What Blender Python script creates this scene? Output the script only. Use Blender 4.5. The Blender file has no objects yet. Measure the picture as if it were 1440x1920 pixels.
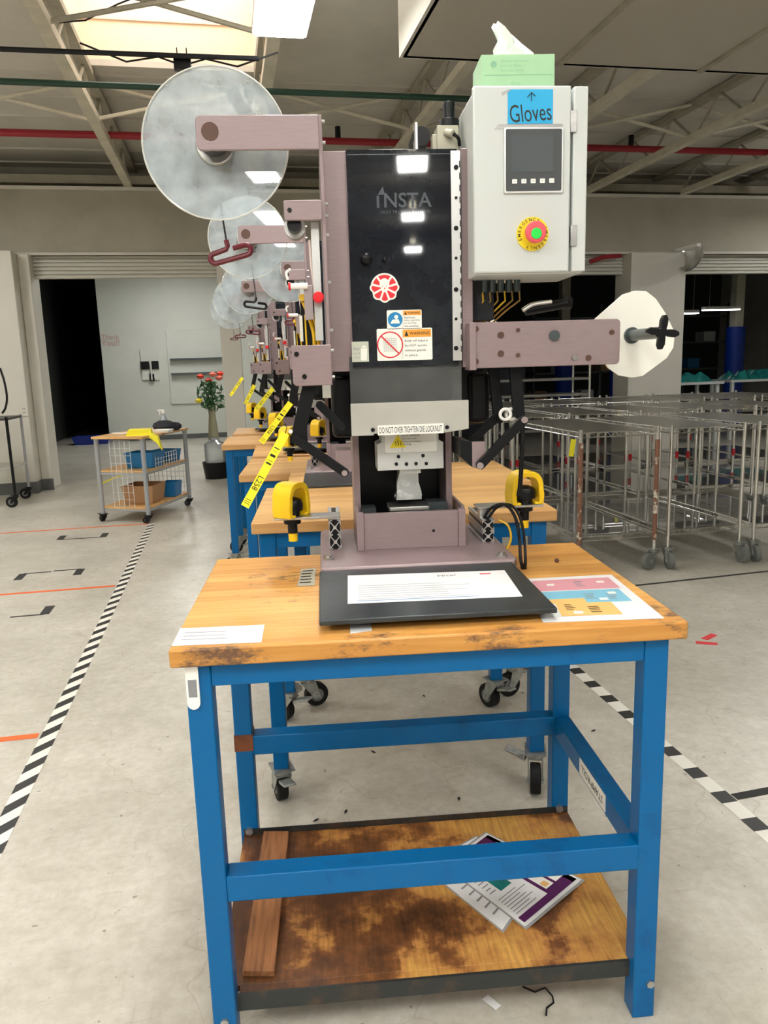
import bpy, bmesh, math, random
import numpy as np
from mathutils import Matrix, Vector
random.seed(7)
rad = math.radians
S = bpy.context.scene
COL = S.collection

# ------------------------------------------------------------------ camera, world, exposure
F, H = 1450.0, 1.40
YAW, PIT, ROL, TY = rad(11.1), rad(10.7), rad(1.7), rad(6.8)
fw = np.array([math.sin(YAW)*math.cos(PIT), math.cos(YAW)*math.cos(PIT), -math.sin(PIT)])
_r = np.array([math.cos(YAW), -math.sin(YAW), 0.0]); _u = np.cross(_r, fw)
cr = _r*math.cos(ROL)-_u*math.sin(ROL); cu = _u*math.cos(ROL)+_r*math.sin(ROL)
cam_d = bpy.data.cameras.new('camera'); cam = bpy.data.objects.new('camera', cam_d); COL.objects.link(cam)
cam_d.sensor_fit = 'VERTICAL'; cam_d.sensor_height = 24; cam_d.lens = 24*F/1920
cam_d.clip_start = .05; cam_d.clip_end = 200
cam.matrix_world = Matrix(((cr[0], cu[0], -fw[0], 0), (cr[1], cu[1], -fw[1], 0), (cr[2], cu[2], -fw[2], H), (0, 0, 0, 1)))
S.camera = cam
S.view_settings.view_transform = 'Standard'; S.view_settings.look = 'None'
S.view_settings.exposure = 0.92; S.view_settings.gamma = 1; S.view_settings.use_curve_mapping = False
W = bpy.data.worlds.new('sky'); S.world = W; W.use_nodes = True
W.node_tree.nodes['Background'].inputs[0].default_value = (1, .93, .86, 1)
W.node_tree.nodes['Background'].inputs[1].default_value = 2.6
LAMP = 26.0      # strength of the ceiling light diffusers
S.cycles.max_bounces = 9; S.cycles.transparent_max_bounces = 24
S.cycles.diffuse_bounces = 5; S.cycles.glossy_bounces = 4
S.cycles.sample_clamp_indirect = 6

# ------------------------------------------------------------------ measuring helpers
CAMP = np.array([0, 0, H]); O1 = np.array([-0.136, 1.397, 0.0])
UX = np.array([math.cos(TY), -math.sin(TY), 0]); VX = np.array([math.sin(TY), math.cos(TY), 0])
def ray(x, y): return cr*(x-720)/F + cu*(960-y)/F + fw
def Q(x, y, v):                      # table frame, point on the upright plane v
    r = ray(x, y); t = (v-(CAMP-O1)@VX)/(r@VX); d = CAMP+r*t-O1; return (d@UX, v, d[2])
def QZ(x, y, z):                     # table frame, point on the level plane z
    r = ray(x, y); d = r*((z-H)/r[2])+CAMP-O1; return (d@UX, d@VX, z)
def WZ(x, y, z): r = ray(x, y); p = r*((z-H)/r[2])+CAMP; return (p[0], p[1], z)
def WY(x, y, Y): r = ray(x, y); p = r*(Y/r[1])+CAMP; return (p[0], Y, p[2])

# ------------------------------------------------------------------ materials
MATS = {}
def nd(nt, t, **k):
    n = nt.nodes.new(t)
    for a, b in k.items(): setattr(n, a, b)
    return n
def mat(name, col, rough=.5, metal=0, noise=0, nscale=20, nstretch=(1, 1, 1), col2=None, bump=0, bscale=60, emit=None, es=0, coat=0, trans=0, alpha=1, spec=.5, nlo=.4, nhi=.65, rvar=0):
    m = bpy.data.materials.new(name); m.use_nodes = True; nt = m.node_tree
    b = nt.nodes['Principled BSDF']
    b.inputs['Base Color'].default_value = (*col, 1); b.inputs['Roughness'].default_value = rough
    b.inputs['Metallic'].default_value = metal; b.inputs['Specular IOR Level'].default_value = spec
    b.inputs['Coat Weight'].default_value = coat; b.inputs['Transmission Weight'].default_value = trans
    b.inputs['Alpha'].default_value = alpha
    if emit: b.inputs['Emission Color'].default_value = (*emit, 1); b.inputs['Emission Strength'].default_value = es
    tc = nd(nt, 'ShaderNodeTexCoord'); mp = nd(nt, 'ShaderNodeMapping'); mp.inputs['Scale'].default_value = nstretch
    nt.links.new(tc.outputs['Object'], mp.inputs[0])
    if noise or col2:
        n = nd(nt, 'ShaderNodeTexNoise'); n.inputs['Scale'].default_value = nscale; n.inputs['Detail'].default_value = 6; n.inputs['Roughness'].default_value = .65
        nt.links.new(mp.outputs[0], n.inputs[0])
        cr_ = nd(nt, 'ShaderNodeValToRGB'); cr_.color_ramp.elements[0].position = nlo; cr_.color_ramp.elements[1].position = nhi
        c2 = col2 or tuple(c*(1-noise) for c in col)
        cr_.color_ramp.elements[0].color = (*col, 1); cr_.color_ramp.elements[1].color = (*c2, 1)
        nt.links.new(n.outputs['Fac'], cr_.inputs[0]); nt.links.new(cr_.outputs[0], b.inputs['Base Color'])
        if rvar:
            mr = nd(nt, 'ShaderNodeMapRange'); mr.inputs['To Min'].default_value = rough; mr.inputs['To Max'].default_value = rough+rvar
            nt.links.new(n.outputs['Fac'], mr.inputs[0]); nt.links.new(mr.outputs[0], b.inputs['Roughness'])
    if bump:
        n2 = nd(nt, 'ShaderNodeTexNoise'); n2.inputs['Scale'].default_value = bscale; n2.inputs['Detail'].default_value = 4
        bp = nd(nt, 'ShaderNodeBump'); bp.inputs['Strength'].default_value = bump; bp.inputs['Distance'].default_value = .01
        nt.links.new(mp.outputs[0], n2.inputs[0]); nt.links.new(n2.outputs['Fac'], bp.inputs['Height']); nt.links.new(bp.outputs[0], b.inputs['Normal'])
    MATS[name] = m; return m
mauve = mat('mauve_anodised', (.325, .243, .253), .36, .2, noise=.08, nscale=30, nstretch=(1, 1, 8))
mauve_edge = mat('mauve_edge', (.50, .42, .43), .28, .7)
mauve_d = mat('mauve_hole', (.10, .05, .035), .5, .2)
steel = mat('steel', (.55, .55, .53), .3, .9, noise=.2, nscale=40)
chrome = mat('chrome', (.78, .77, .74), .24, 1.0)
alu = mat('aluminium', (.72, .72, .71), .35, .8)
zinc = mat('zinc_caster', (.42, .44, .42), .4, .7, noise=.4, nscale=30)
darksteel = mat('dark_steel', (.05, .055, .055), .45, .6, col2=(.13, .09, .06), nscale=15, nlo=.5, nhi=.75)
black = mat('black_plastic', (.005, .005, .006), .35, spec=.3)
blackm = mat('black_metal', (.007, .008, .010), .36, .1, noise=.3, spec=.3)
blackf = mat('black_rough', (.02, .022, .028), .7, bump=.5, bscale=300)
rubber = mat('black_rubber', (.008, .008, .008), .6, spec=.25)
greyrub = mat('grey_rubber', (.16, .17, .16), .5)
traym = mat('dark_tray', (.045, .055, .062), .32, .3, noise=.3, nscale=25)
gun = mat('grey_metal', (.10, .12, .125), .35, .6)
yellow = mat('yellow_guard', (.95, .62, .01), .4)
tagy = mat('yellow_tag', (.98, .88, .03), .55)
red = mat('red_plastic', (.75, .01, .02), .35)
redm = mat('red_cap', (.85, .10, .13), .4)
green = mat('green_button', (.02, .75, .08), .35)
white = mat('white_plastic', (.90, .90, .86), .4)
offwhite = mat('cream_plastic', (.93, .92, .84), .45)
paper = mat('paper', (.82, .83, .84), .35, noise=.06, nscale=12)
boxgrey = mat('cabinet_grey', (.62, .655, .64), .35, bump=.05, bscale=250)
blue = mat('blue_paint', (.000, .118, .335), .33, 0, coat=.0, spec=.25, noise=.3, nscale=9, col2=(.003, .07, .22), nlo=.55, nhi=.8)
rust = mat('rust', (.20, .06, .02), .7, noise=.5)
maroon = mat('maroon_grip', (.13, .008, .02), .4)
hexst = mat('hex_key_steel', (.06, .06, .06), .35, .7)
cable_y = mat('yellow_cable', (.8, .5, .02), .4)
cable_b = mat('brown_cable', (.35, .2, .04), .5)
hosem = mat('clear_hose', (.75, .62, .58), .25)
ink = mat('ink_black', (.01, .01, .012), .5)
inkgrey = mat('ink_grey', (.25, .25, .27), .5)
inkred = mat('ink_red', (.75, .02, .03), .45)
inkfaint = mat('ink_faint_red', (.55, .33, .29), .7)
inkblue = mat('ink_blue', (.01, .22, .5), .45)
orange = mat('label_orange', (.85, .35, .04), .45)
lab_y = mat('label_yellow', (.92, .75, .02), .45)
labw = mat('label_white', (.88, .88, .82), .4)
labgrey = mat('sticker_grey_green', (.55, .58, .48), .45)
logog = mat('logo_grey', (.06, .07, .085), .35)
cyan = mat('sign_blue', (.01, .42, .78), .45)
screen = mat('screen_grey', (.09, .105, .115), .18, coat=.5)
bezel = mat('panel_charcoal', (.05, .055, .06), .4)
pink = mat('chart_pink', (.72, .33, .38), .35)
ltblue = mat('chart_blue', (.22, .52, .68), .35)
charto = mat('chart_orange', (.86, .52, .18), .35)
purple = mat('print_purple', (.10, .015, .10), .35)
teal = mat('teal_film', (.02, .25, .24), .3, noise=.5, nscale=8)
kim = mat('pale_green_card', (.42, .70, .42), .6, noise=.08, nscale=10)
kimd = mat('mid_green_print', (.26, .52, .33), .6)
tissue = mat('tissue', (.88, .90, .90), .9)
platen = mat('silver_platen', (.62, .64, .65), .28, .8, bump=.4, bscale=30)
head = mat('white_heater_metal', (.60, .61, .59), .4, .3)
beige = mat('beige_cast', (.50, .48, .38), .5, .2)
cardboard = mat('cardboard', (.42, .24, .12), .8)
binblue = mat('blue_bin', (.01, .17, .42), .4)
binnavy = mat('navy_bin', (.01, .03, .25), .4)
cartgrey = mat('grey_cart_frame', (.38, .40, .42), .35, .3)
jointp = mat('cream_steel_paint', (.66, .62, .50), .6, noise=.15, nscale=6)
jointd = mat('darker_steel_paint', (.40, .37, .29), .7, noise=.2, nscale=6)
pipeg = mat('green_pipe', (.01, .05, .03), .5)
piper = mat('red_pipe', (.30, .01, .02), .5)
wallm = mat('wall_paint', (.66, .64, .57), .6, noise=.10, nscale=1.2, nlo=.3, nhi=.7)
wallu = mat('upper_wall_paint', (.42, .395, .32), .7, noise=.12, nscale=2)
wallw = mat('white_wall_paint', (.62, .64, .58), .6, noise=.05, nscale=1.5)
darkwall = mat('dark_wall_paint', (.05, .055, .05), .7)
deck = mat('roof_deck', (.60, .575, .51), .8, noise=.18, nscale=1.5, nlo=.3, nhi=.7)
baseb = mat('grey_base', (.10, .105, .10), .6)
shut = mat('shutter_slat', (.60, .59, .52), .5)
wellm = mat('skylight_well', (.82, .66, .50), .6)
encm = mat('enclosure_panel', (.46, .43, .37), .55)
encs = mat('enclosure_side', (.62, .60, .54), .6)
bluepost = mat('royal_blue_guard', (.005, .035, .30), .4)
tapeo = mat('orange_tape', (.85, .14, .02), .55)
tapeblk = mat('black_tape', (.02, .02, .02), .6)
lampm = mat('lamp_diffuser', (.9, .9, .9), .5, emit=(1, .985, .95), es=LAMP)
uplm = mat('added_uplight', (.9, .9, .9), .5, emit=(1, .97, .90), es=LAMP*.45)  # upward glow added to brighten the roof deck
leafm = mat('leaf', (.03, .10, .03), .6)
petr = mat('petal_red', (.75, .06, .03), .6)
peto = mat('petal_coral', (.85, .20, .14), .6)
stemm = mat('dry_stem', (.30, .28, .18), .7)
redtab = mat('red_sleeve', (.55, .01, .02), .5)
rustwrap = mat('brown_wrap', (.22, .10, .06), .6, col2=(.7, .66, .55), nscale=14, nlo=.55, nhi=.6)

def glassy(name, col, tr, rough, hazecol=None, n=0, nscale=8, reflect=.1):
    m = bpy.data.materials.new(name); m.use_nodes = True; nt = m.node_tree; nt.nodes.clear()
    out = nd(nt, 'ShaderNodeOutputMaterial'); t = nd(nt, 'ShaderNodeBsdfTransparent'); t.inputs[0].default_value = (*col, 1)
    p = nd(nt, 'ShaderNodeBsdfPrincipled'); p.inputs['Base Color'].default_value = (*(hazecol or col), 1); p.inputs['Roughness'].default_value = rough
    mx = nd(nt, 'ShaderNodeMixShader'); mx.inputs[0].default_value = 1-tr
    nt.links.new(t.outputs[0], mx.inputs[1]); nt.links.new(p.outputs[0], mx.inputs[2])
    if n:
        tc = nd(nt, 'ShaderNodeTexCoord'); no = nd(nt, 'ShaderNodeTexNoise'); no.inputs['Scale'].default_value = nscale; no.inputs['Detail'].default_value = 5
        mr = nd(nt, 'ShaderNodeMapRange'); mr.inputs['From Min'].default_value = .3; mr.inputs['From Max'].default_value = .7
        mr.inputs['To Min'].default_value = 1-tr-n; mr.inputs['To Max'].default_value = 1-tr+n
        nt.links.new(tc.outputs['Object'], no.inputs[0]); nt.links.new(no.outputs['Fac'], mr.inputs[0]); nt.links.new(mr.outputs[0], mx.inputs[0])
    gl = nd(nt, 'ShaderNodeBsdfGlossy'); gl.inputs['Roughness'].default_value = .02
    m2 = nd(nt, 'ShaderNodeMixShader'); fr = nd(nt, 'ShaderNodeFresnel'); fr.inputs[0].default_value = 1.45
    ad = nd(nt, 'ShaderNodeMath', operation='ADD'); ad.inputs[1].default_value = reflect; ad.use_clamp = True
    nt.links.new(fr.outputs[0], ad.inputs[0]); nt.links.new(ad.outputs[0], m2.inputs[0])
    nt.links.new(mx.outputs[0], m2.inputs[1]); nt.links.new(gl.outputs[0], m2.inputs[2]); nt.links.new(m2.outputs[0], out.inputs[0])
    return m
acrylic = glassy('clear_acrylic_disc', (.95, .98, 1.0), .66, .35, (.84, .94, 1.0), .13, 14, .05)
acryledge = glassy('acrylic_edge', (.97, .97, .95), .30, .3, (.95, .95, .90), 0, 8, .1)
tint = glassy('tinted_guard', (.45, .47, .48), .68, .25, (.24, .25, .25), .08, 20, .02)
doorpl = mat('black_gloss_door', (.010, .012, .018), .03, spec=.6, noise=0, col2=(.022, .026, .033), nscale=16, nlo=.4, nhi=.75)
strip = glassy('clear_strip', (.85, .85, .83), .25, .35, (.62, .61, .55), .05, 12, .02)
plasticfilm = glassy('clear_film', (.98, .98, .98), .6, .25, (.98, .98, .98), 0, 8, .0)
linerm = glassy('clear_shelf_liner', (.9, .9, .88), .65, .2, (.45, .44, .40), .05, 4, .12)
bottlem = glassy('clear_bottle', (.9, .93, .95), .6, .2, (.7, .75, .78), 0, 8, .05)

def wood_top(name, base, dark, stain, stainamt, spots=()):
    m = bpy.data.materials.new(name); m.use_nodes = True; nt = m.node_tree; b = nt.nodes['Principled BSDF']; b.inputs['Roughness'].default_value = .42
    tc = nd(nt, 'ShaderNodeTexCoord'); sx = nd(nt, 'ShaderNodeSeparateXYZ'); nt.links.new(tc.outputs['Object'], sx.inputs[0])
    # staves run along x, 38 mm wide
    q = nd(nt, 'ShaderNodeMath', operation='MULTIPLY'); q.inputs[1].default_value = 26; nt.links.new(sx.outputs['Y'], q.inputs[0])
    fl = nd(nt, 'ShaderNodeMath', operation='FLOOR'); nt.links.new(q.outputs[0], fl.inputs[0])
    wn = nd(nt, 'ShaderNodeTexWhiteNoise', noise_dimensions='1D'); nt.links.new(fl.outputs[0], wn.inputs['W'])
    mp = nd(nt, 'ShaderNodeMapping'); mp.inputs['Scale'].default_value = (2, 30, 30); nt.links.new(tc.outputs['Object'], mp.inputs[0])
    n = nd(nt, 'ShaderNodeTexNoise'); n.inputs['Scale'].default_value = 2.5; n.inputs['Detail'].default_value = 6; nt.links.new(mp.outputs[0], n.inputs[0])
    a = nd(nt, 'ShaderNodeMath', operation='MULTIPLY_ADD'); a.inputs[1].default_value = .45; nt.links.new(wn.outputs[0], a.inputs[0]); nt.links.new(n.outputs['Fac'], a.inputs[2])
    cr_ = nd(nt, 'ShaderNodeValToRGB'); cr_.color_ramp.elements[0].position = .35; cr_.color_ramp.elements[1].position = 1.0
    cr_.color_ramp.elements[0].color = (*base, 1); cr_.color_ramp.elements[1].color = (*dark, 1); nt.links.new(a.outputs[0], cr_.inputs[0])
    n2 = nd(nt, 'ShaderNodeTexNoise'); n2.inputs['Scale'].default_value = 17; n2.inputs['Detail'].default_value = 8; n2.inputs['Roughness'].default_value = .78
    mp2 = nd(nt, 'ShaderNodeMapping'); mp2.inputs['Scale'].default_value = (1, 2.2, 2.2); nt.links.new(tc.outputs['Object'], mp2.inputs[0]); nt.links.new(mp2.outputs[0], n2.inputs[0])
    c2 = nd(nt, 'ShaderNodeValToRGB'); c2.color_ramp.elements[0].position = 1-stainamt; c2.color_ramp.elements[1].position = min(1, 1-stainamt+.14)
    cur = n2.outputs['Fac']
    for (px_, py_, pz_, rx_, ry_, am_) in spots:
        mg = nd(nt, 'ShaderNodeMapping'); mg.vector_type = 'POINT'; mg.inputs['Scale'].default_value = (1/rx_, 1/ry_, 8); mg.inputs['Location'].default_value = (-px_/rx_, -py_/ry_, -pz_*8)
        gs = nd(nt, 'ShaderNodeTexGradient', gradient_type='SPHERICAL'); nt.links.new(tc.outputs['Object'], mg.inputs[0]); nt.links.new(mg.outputs[0], gs.inputs[0])
        ma = nd(nt, 'ShaderNodeMath', operation='MULTIPLY_ADD'); ma.inputs[1].default_value = am_; nt.links.new(gs.outputs['Fac'], ma.inputs[0]); nt.links.new(cur, ma.inputs[2]); cur = ma.outputs[0]
    nt.links.new(cur, c2.inputs[0])
    mx = nd(nt, 'ShaderNodeMixRGB'); nt.links.new(c2.outputs[0], mx.inputs[0]); nt.links.new(cr_.outputs[0], mx.inputs[1]); mx.inputs[2].default_value = (*stain, 1)
    nt.links.new(mx.outputs[0], b.inputs['Base Color']); return m
wood = wood_top('butcher_block', (.80, .44, .13), (.56, .25, .05), (.15, .075, .04), .40, [(-.25, .17, 0, .24, .15, .17), (-.42, -.30, -.02, .14, .05, .20), (-.12, -.29, -.01, .12, .05, .17), (.12, -.29, -.01, .10, .05, .20), (.47, -.25, 0, .08, .12, .2), (-.3, -.02, 0, .2, .1, .08)])
wood_c = wood_top('clean_butcher_block', (.80, .50, .20), (.58, .31, .11), (.30, .14, .05), .27)
wood_n = mat('board_wood', (.36, .15, .055), .6, noise=.5, nscale=3, nstretch=(30, 2, 30))

def floor_material():
    m = bpy.data.materials.new('sealed_concrete'); m.use_nodes = True; nt = m.node_tree; b = nt.nodes['Principled BSDF']
    tc = nd(nt, 'ShaderNodeTexCoord')
    def noise(sc, det=6, ro=.6, stretch=(1, 1, 1), rot=0):
        mp = nd(nt, 'ShaderNodeMapping'); mp.inputs['Scale'].default_value = stretch; mp.inputs['Rotation'].default_value = (0, 0, rot)
        n = nd(nt, 'ShaderNodeTexNoise'); n.inputs['Scale'].default_value = sc; n.inputs['Detail'].default_value = det; n.inputs['Roughness'].default_value = ro
        nt.links.new(tc.outputs['Object'], mp.inputs[0]); nt.links.new(mp.outputs[0], n.inputs[0]); return n.outputs['Fac']
    def ramp(f, a, b_, ca, cb):
        r = nd(nt, 'ShaderNodeValToRGB'); r.color_ramp.elements[0].position = a; r.color_ramp.elements[1].position = b_
        r.color_ramp.elements[0].color = (*ca, 1); r.color_ramp.elements[1].color = (*cb, 1); nt.links.new(f, r.inputs[0]); return r.outputs[0]
    def mul(a, b_):
        x = nd(nt, 'ShaderNodeMixRGB'); x.blend_type = 'MULTIPLY'; x.inputs[0].default_value = 1; nt.links.new(a, x.inputs[1]); nt.links.new(b_, x.inputs[2]); return x.outputs[0]
    c = ramp(noise(1.6, 8, .6), .3, .7, (.67, .64, .57), (.51, .485, .42))
    c = mul(c, ramp(noise(9, 8, .75), .38, .66, (1, 1, 1), (.84, .83, .80)))
    c = mul(c, ramp(noise(28, 6, .7), .40, .62, (1, 1, 1), (.88, .87, .85)))
    c = mul(c, ramp(noise(5, 6, .55, (1, 14, 1), .5), .62, .74, (1, 1, 1), (.80, .79, .77)))
    c = mul(c, ramp(noise(6, 6, .5, (16, 1, 1), .2), .63, .76, (1, 1, 1), (.84, .83, .80)))
    c = mul(c, ramp(noise(34, 3, .5), .70, .73, (1, 1, 1), (.50, .48, .45)))
    v = nd(nt, 'ShaderNodeTexVoronoi', feature='DISTANCE_TO_EDGE'); v.inputs['Scale'].default_value = 1.1
    mpv = nd(nt, 'ShaderNodeMapping'); nt.links.new(tc.outputs['Object'], mpv.inputs[0])
    ns = nd(nt, 'ShaderNodeTexNoise'); ns.inputs['Scale'].default_value = 3; nt.links.new(tc.outputs['Object'], ns.inputs[0])
    ad = nd(nt, 'ShaderNodeMixRGB'); ad.blend_type = 'ADD'; ad.inputs[0].default_value = .5; nt.links.new(mpv.outputs[0], ad.inputs[1]); nt.links.new(ns.outputs['Color'], ad.inputs[2])
    nt.links.new(ad.outputs[0], v.inputs['Vector'])
    c = mul(c, ramp(v.outputs['Distance'], .0, .003, (.84, .82, .79), (1, 1, 1)))
    nt.links.new(c, b.inputs['Base Color'])
    r = nd(nt, 'ShaderNodeMapRange'); r.inputs['To Min'].default_value = .22; r.inputs['To Max'].default_value = .46
    nt.links.new(noise(2.5, 5), r.inputs[0]); nt.links.new(r.outputs[0], b.inputs['Roughness']); return m
floorm = floor_material()

def shelf_material():
    m = bpy.data.materials.new('scorched_plywood'); m.use_nodes = True; nt = m.node_tree; b = nt.nodes['Principled BSDF']; b.inputs['Roughness'].default_value = .45
    tc = nd(nt, 'ShaderNodeTexCoord'); sx = nd(nt, 'ShaderNodeSeparateXYZ'); nt.links.new(tc.outputs['Object'], sx.inputs[0])
    n = nd(nt, 'ShaderNodeTexNoise'); n.inputs['Scale'].default_value = 5; n.inputs['Detail'].default_value = 8; n.inputs['Roughness'].default_value = .62; nt.links.new(tc.outputs['Object'], n.inputs[0])
    mr = nd(nt, 'ShaderNodeMapRange'); mr.inputs['From Min'].default_value = -.2; mr.inputs['From Max'].default_value = .15; mr.inputs['To Min'].default_value = .17; mr.inputs['To Max'].default_value = 0
    nt.links.new(sx.outputs['X'], mr.inputs[0])
    a = nd(nt, 'ShaderNodeMath', operation='ADD'); nt.links.new(n.outputs['Fac'], a.inputs[0]); nt.links.new(mr.outputs[0], a.inputs[1])
    r = nd(nt, 'ShaderNodeValToRGB'); e = r.color_ramp.elements; e[0].position = .45; e[0].color = (.66, .36, .09, 1); e[1].position = .70; e[1].color = (.085, .033, .012, 1)
    k = e.new(.55); k.color = (.50, .23, .06, 1); k = e.new(.60); k.color = (.22, .085, .025, 1)
    nt.links.new(a.outputs[0], r.inputs[0])
    mp = nd(nt, 'ShaderNodeMapping'); mp.inputs['Scale'].default_value = (40, 3, 3); nt.links.new(tc.outputs['Object'], mp.inputs[0])
    n2 = nd(nt, 'ShaderNodeTexNoise'); n2.inputs['Scale'].default_value = 3; nt.links.new(mp.outputs[0], n2.inputs[0])
    r2 = nd(nt, 'ShaderNodeValToRGB'); r2.color_ramp.elements[0].position = .3; r2.color_ramp.elements[0].color = (.7, .66, .6, 1); r2.color_ramp.elements[1].position = .6; r2.color_ramp.elements[1].color = (1, 1, 1, 1)
    nt.links.new(n2.outputs['Fac'], r2.inputs[0])
    mx = nd(nt, 'ShaderNodeMixRGB'); mx.blend_type = 'MULTIPLY'; mx.inputs[0].default_value = 1; nt.links.new(r.outputs[0], mx.inputs[1]); nt.links.new(r2.outputs[0], mx.inputs[2])
    nt.links.new(mx.outputs[0], b.inputs['Base Color']); return m
shelfm = shelf_material()

def stripe_material(name, period, duty, skew):
    m = bpy.data.materials.new(name); m.use_nodes = True; nt = m.node_tree; b = nt.nodes['Principled BSDF']; b.inputs['Roughness'].default_value = .45
    tc = nd(nt, 'ShaderNodeTexCoord'); sx = nd(nt, 'ShaderNodeSeparateXYZ'); nt.links.new(tc.outputs['Object'], sx.inputs[0])
    a = nd(nt, 'ShaderNodeMath', operation='MULTIPLY_ADD'); a.inputs[1].default_value = skew; nt.links.new(sx.outputs['X'], a.inputs[0]); nt.links.new(sx.outputs['Y'], a.inputs[2])
    d = nd(nt, 'ShaderNodeMath', operation='DIVIDE'); d.inputs[1].default_value = period; nt.links.new(a.outputs[0], d.inputs[0])
    f = nd(nt, 'ShaderNodeMath', operation='FRACT'); nt.links.new(d.outputs[0], f.inputs[0])
    g = nd(nt, 'ShaderNodeMath', operation='GREATER_THAN'); g.inputs[1].default_value = duty; nt.links.new(f.outputs[0], g.inputs[0])
    mx = nd(nt, 'ShaderNodeMixRGB'); mx.inputs[1].default_value = (.018, .018, .018, 1); mx.inputs[2].default_value = (.80, .78, .71, 1)
    nt.links.new(g.outputs[0], mx.inputs[0]); nt.links.new(mx.outputs[0], b.inputs['Base Color']); return m

# ------------------------------------------------------------------ mesh builder
TXT = {}
def text_mesh(body, bold=0.0):
    key = (body, bold)
    if key not in TXT:
        c = bpy.data.curves.new('t', 'FONT'); c.body = body; c.align_x = 'CENTER'; c.align_y = 'CENTER'; c.size = 1; c.resolution_u = 3; c.offset = bold
        o = bpy.data.objects.new('t', c); COL.objects.link(o); dg = bpy.context.evaluated_depsgraph_get(); me = bpy.data.meshes.new_from_object(o.evaluated_get(dg))
        vs = [v.co.copy() for v in me.vertices]; fs = [tuple(p.vertices) for p in me.polygons]
        bpy.data.objects.remove(o); bpy.data.curves.remove(c); bpy.data.meshes.remove(me)
        xs = [v.x for v in vs]; ys = [v.y for v in vs]; cx, cy = (min(xs)+max(xs))/2, (min(ys)+max(ys))/2
        TXT[key] = ([(v.x-cx, v.y-cy) for v in vs], fs, max(xs)-min(xs), max(ys)-min(ys))
    return TXT[key]
class MB:
    def __init__(s): s.v = []; s.f = []; s.mi = []; s.ms = []; s.cur = 0; s.M = Matrix()
    def m(s, m):
        if m not in s.ms: s.ms.append(m)
        s.cur = s.ms.index(m); return s
    def add(s, vs, fs):
        n = len(s.v); s.v += [s.M @ Vector(p) for p in vs]
        for f in fs: s.f.append(tuple(n+i for i in f)); s.mi.append(s.cur)
        return s
    def box(s, x0, x1, y0, y1, z0, z1):
        return s.add([(x0, y0, z0), (x1, y0, z0), (x1, y1, z0), (x0, y1, z0), (x0, y0, z1), (x1, y0, z1), (x1, y1, z1), (x0, y1, z1)],
                     [(0, 3, 2, 1), (4, 5, 6, 7), (0, 1, 5, 4), (1, 2, 6, 5), (2, 3, 7, 6), (3, 0, 4, 7)])
    def cone(s, p0, p1, r0, r1=None, n=16):
        if r1 is None: r1 = r0
        p0, p1 = Vector(p0), Vector(p1); d = (p1-p0).normalized(); a = d.orthogonal().normalized(); b = d.cross(a)
        A = [p0+(a*math.cos(t)+b*math.sin(t))*r0 for t in [2*math.pi*i/n for i in range(n)]]
        B = [p1+(a*math.cos(t)+b*math.sin(t))*r1 for t in [2*math.pi*i/n for i in range(n)]]
        fs = [(i, (i+1) % n, n+(i+1) % n, n+i) for i in range(n)]+[tuple(range(n))[::-1], tuple(range(n, 2*n))]
        return s.add(A+B, fs)
    def tube(s, pts, r, n=8, closed=False):
        P = [Vector(p) for p in pts]
        if not closed and n >= 8 and 3 <= len(P) <= 8:      # round the bends of hoses and cables
            q = [P[0]*2-P[1]]+P+[P[-1]*2-P[-2]]; P = []
            for i in range(1, len(q)-2):
                for j in range(5):
                    t = j/5; P.append(.5*((2*q[i])+(q[i+1]-q[i-1])*t+(2*q[i-1]-5*q[i]+4*q[i+1]-q[i+2])*t*t+(3*q[i]-q[i-1]-3*q[i+1]+q[i+2])*t**3))
            P.append(q[-2])
        N = len(P); vs = []; prev = None
        for i, p in enumerate(P):
            d = (P[(i+1) % N]-P[i-1]) if closed or 0 < i < N-1 else (P[1]-P[0] if i == 0 else P[-1]-P[-2])
            d.normalize()
            a = d.orthogonal().normalized() if prev is None else (prev-d*prev.dot(d)).normalized()
            prev = a; b = d.cross(a); rr = r[i] if isinstance(r, (list, tuple)) else r
            vs += [p+(a*math.cos(t)+b*math.sin(t))*rr for t in [2*math.pi*k/n for k in range(n)]]
        fs = []
        for i in range(N if closed else N-1):
            j = (i+1) % N
            fs += [(i*n+k, i*n+(k+1) % n, j*n+(k+1) % n, j*n+k) for k in range(n)]
        if not closed: fs += [tuple(range(n))[::-1], tuple(range((N-1)*n, N*n))]
        return s.add(vs, fs)
    def prism(s, pts, ax, a, b):       # pts in the two other axes; ax 'y': pts (x,z); 'z': (x,y); 'x': (y,z)
        def mk(p, t): return {'y': (p[0], t, p[1]), 'z': (p[0], p[1], t), 'x': (t, p[0], p[1])}[ax]
        n = len(pts)
        return s.add([mk(p, a) for p in pts]+[mk(p, b) for p in pts], [tuple(range(n)), tuple(range(n, 2*n))[::-1]]+[(i, n+i, n+(i+1) % n, (i+1) % n) for i in range(n)])
    def quad(s, a, b, c, d): return s.add([a, b, c, d], [(0, 1, 2, 3)])
    def lathe(s, prof, c=(0, 0, 0), n=24):
        vs = []; k = len(prof)
        for i in range(n):
            t = 2*math.pi*i/n; vs += [(c[0]+r*math.cos(t), c[1]+r*math.sin(t), c[2]+z) for r, z in prof]
        fs = [(i*k+j, ((i+1) % n)*k+j, ((i+1) % n)*k+j+1, i*k+j+1) for i in range(n) for j in range(k-1)]
        fs += [tuple(i*k for i in range(n))[::-1], tuple(i*k+k-1 for i in range(n))]
        return s.add(vs, fs)
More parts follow.
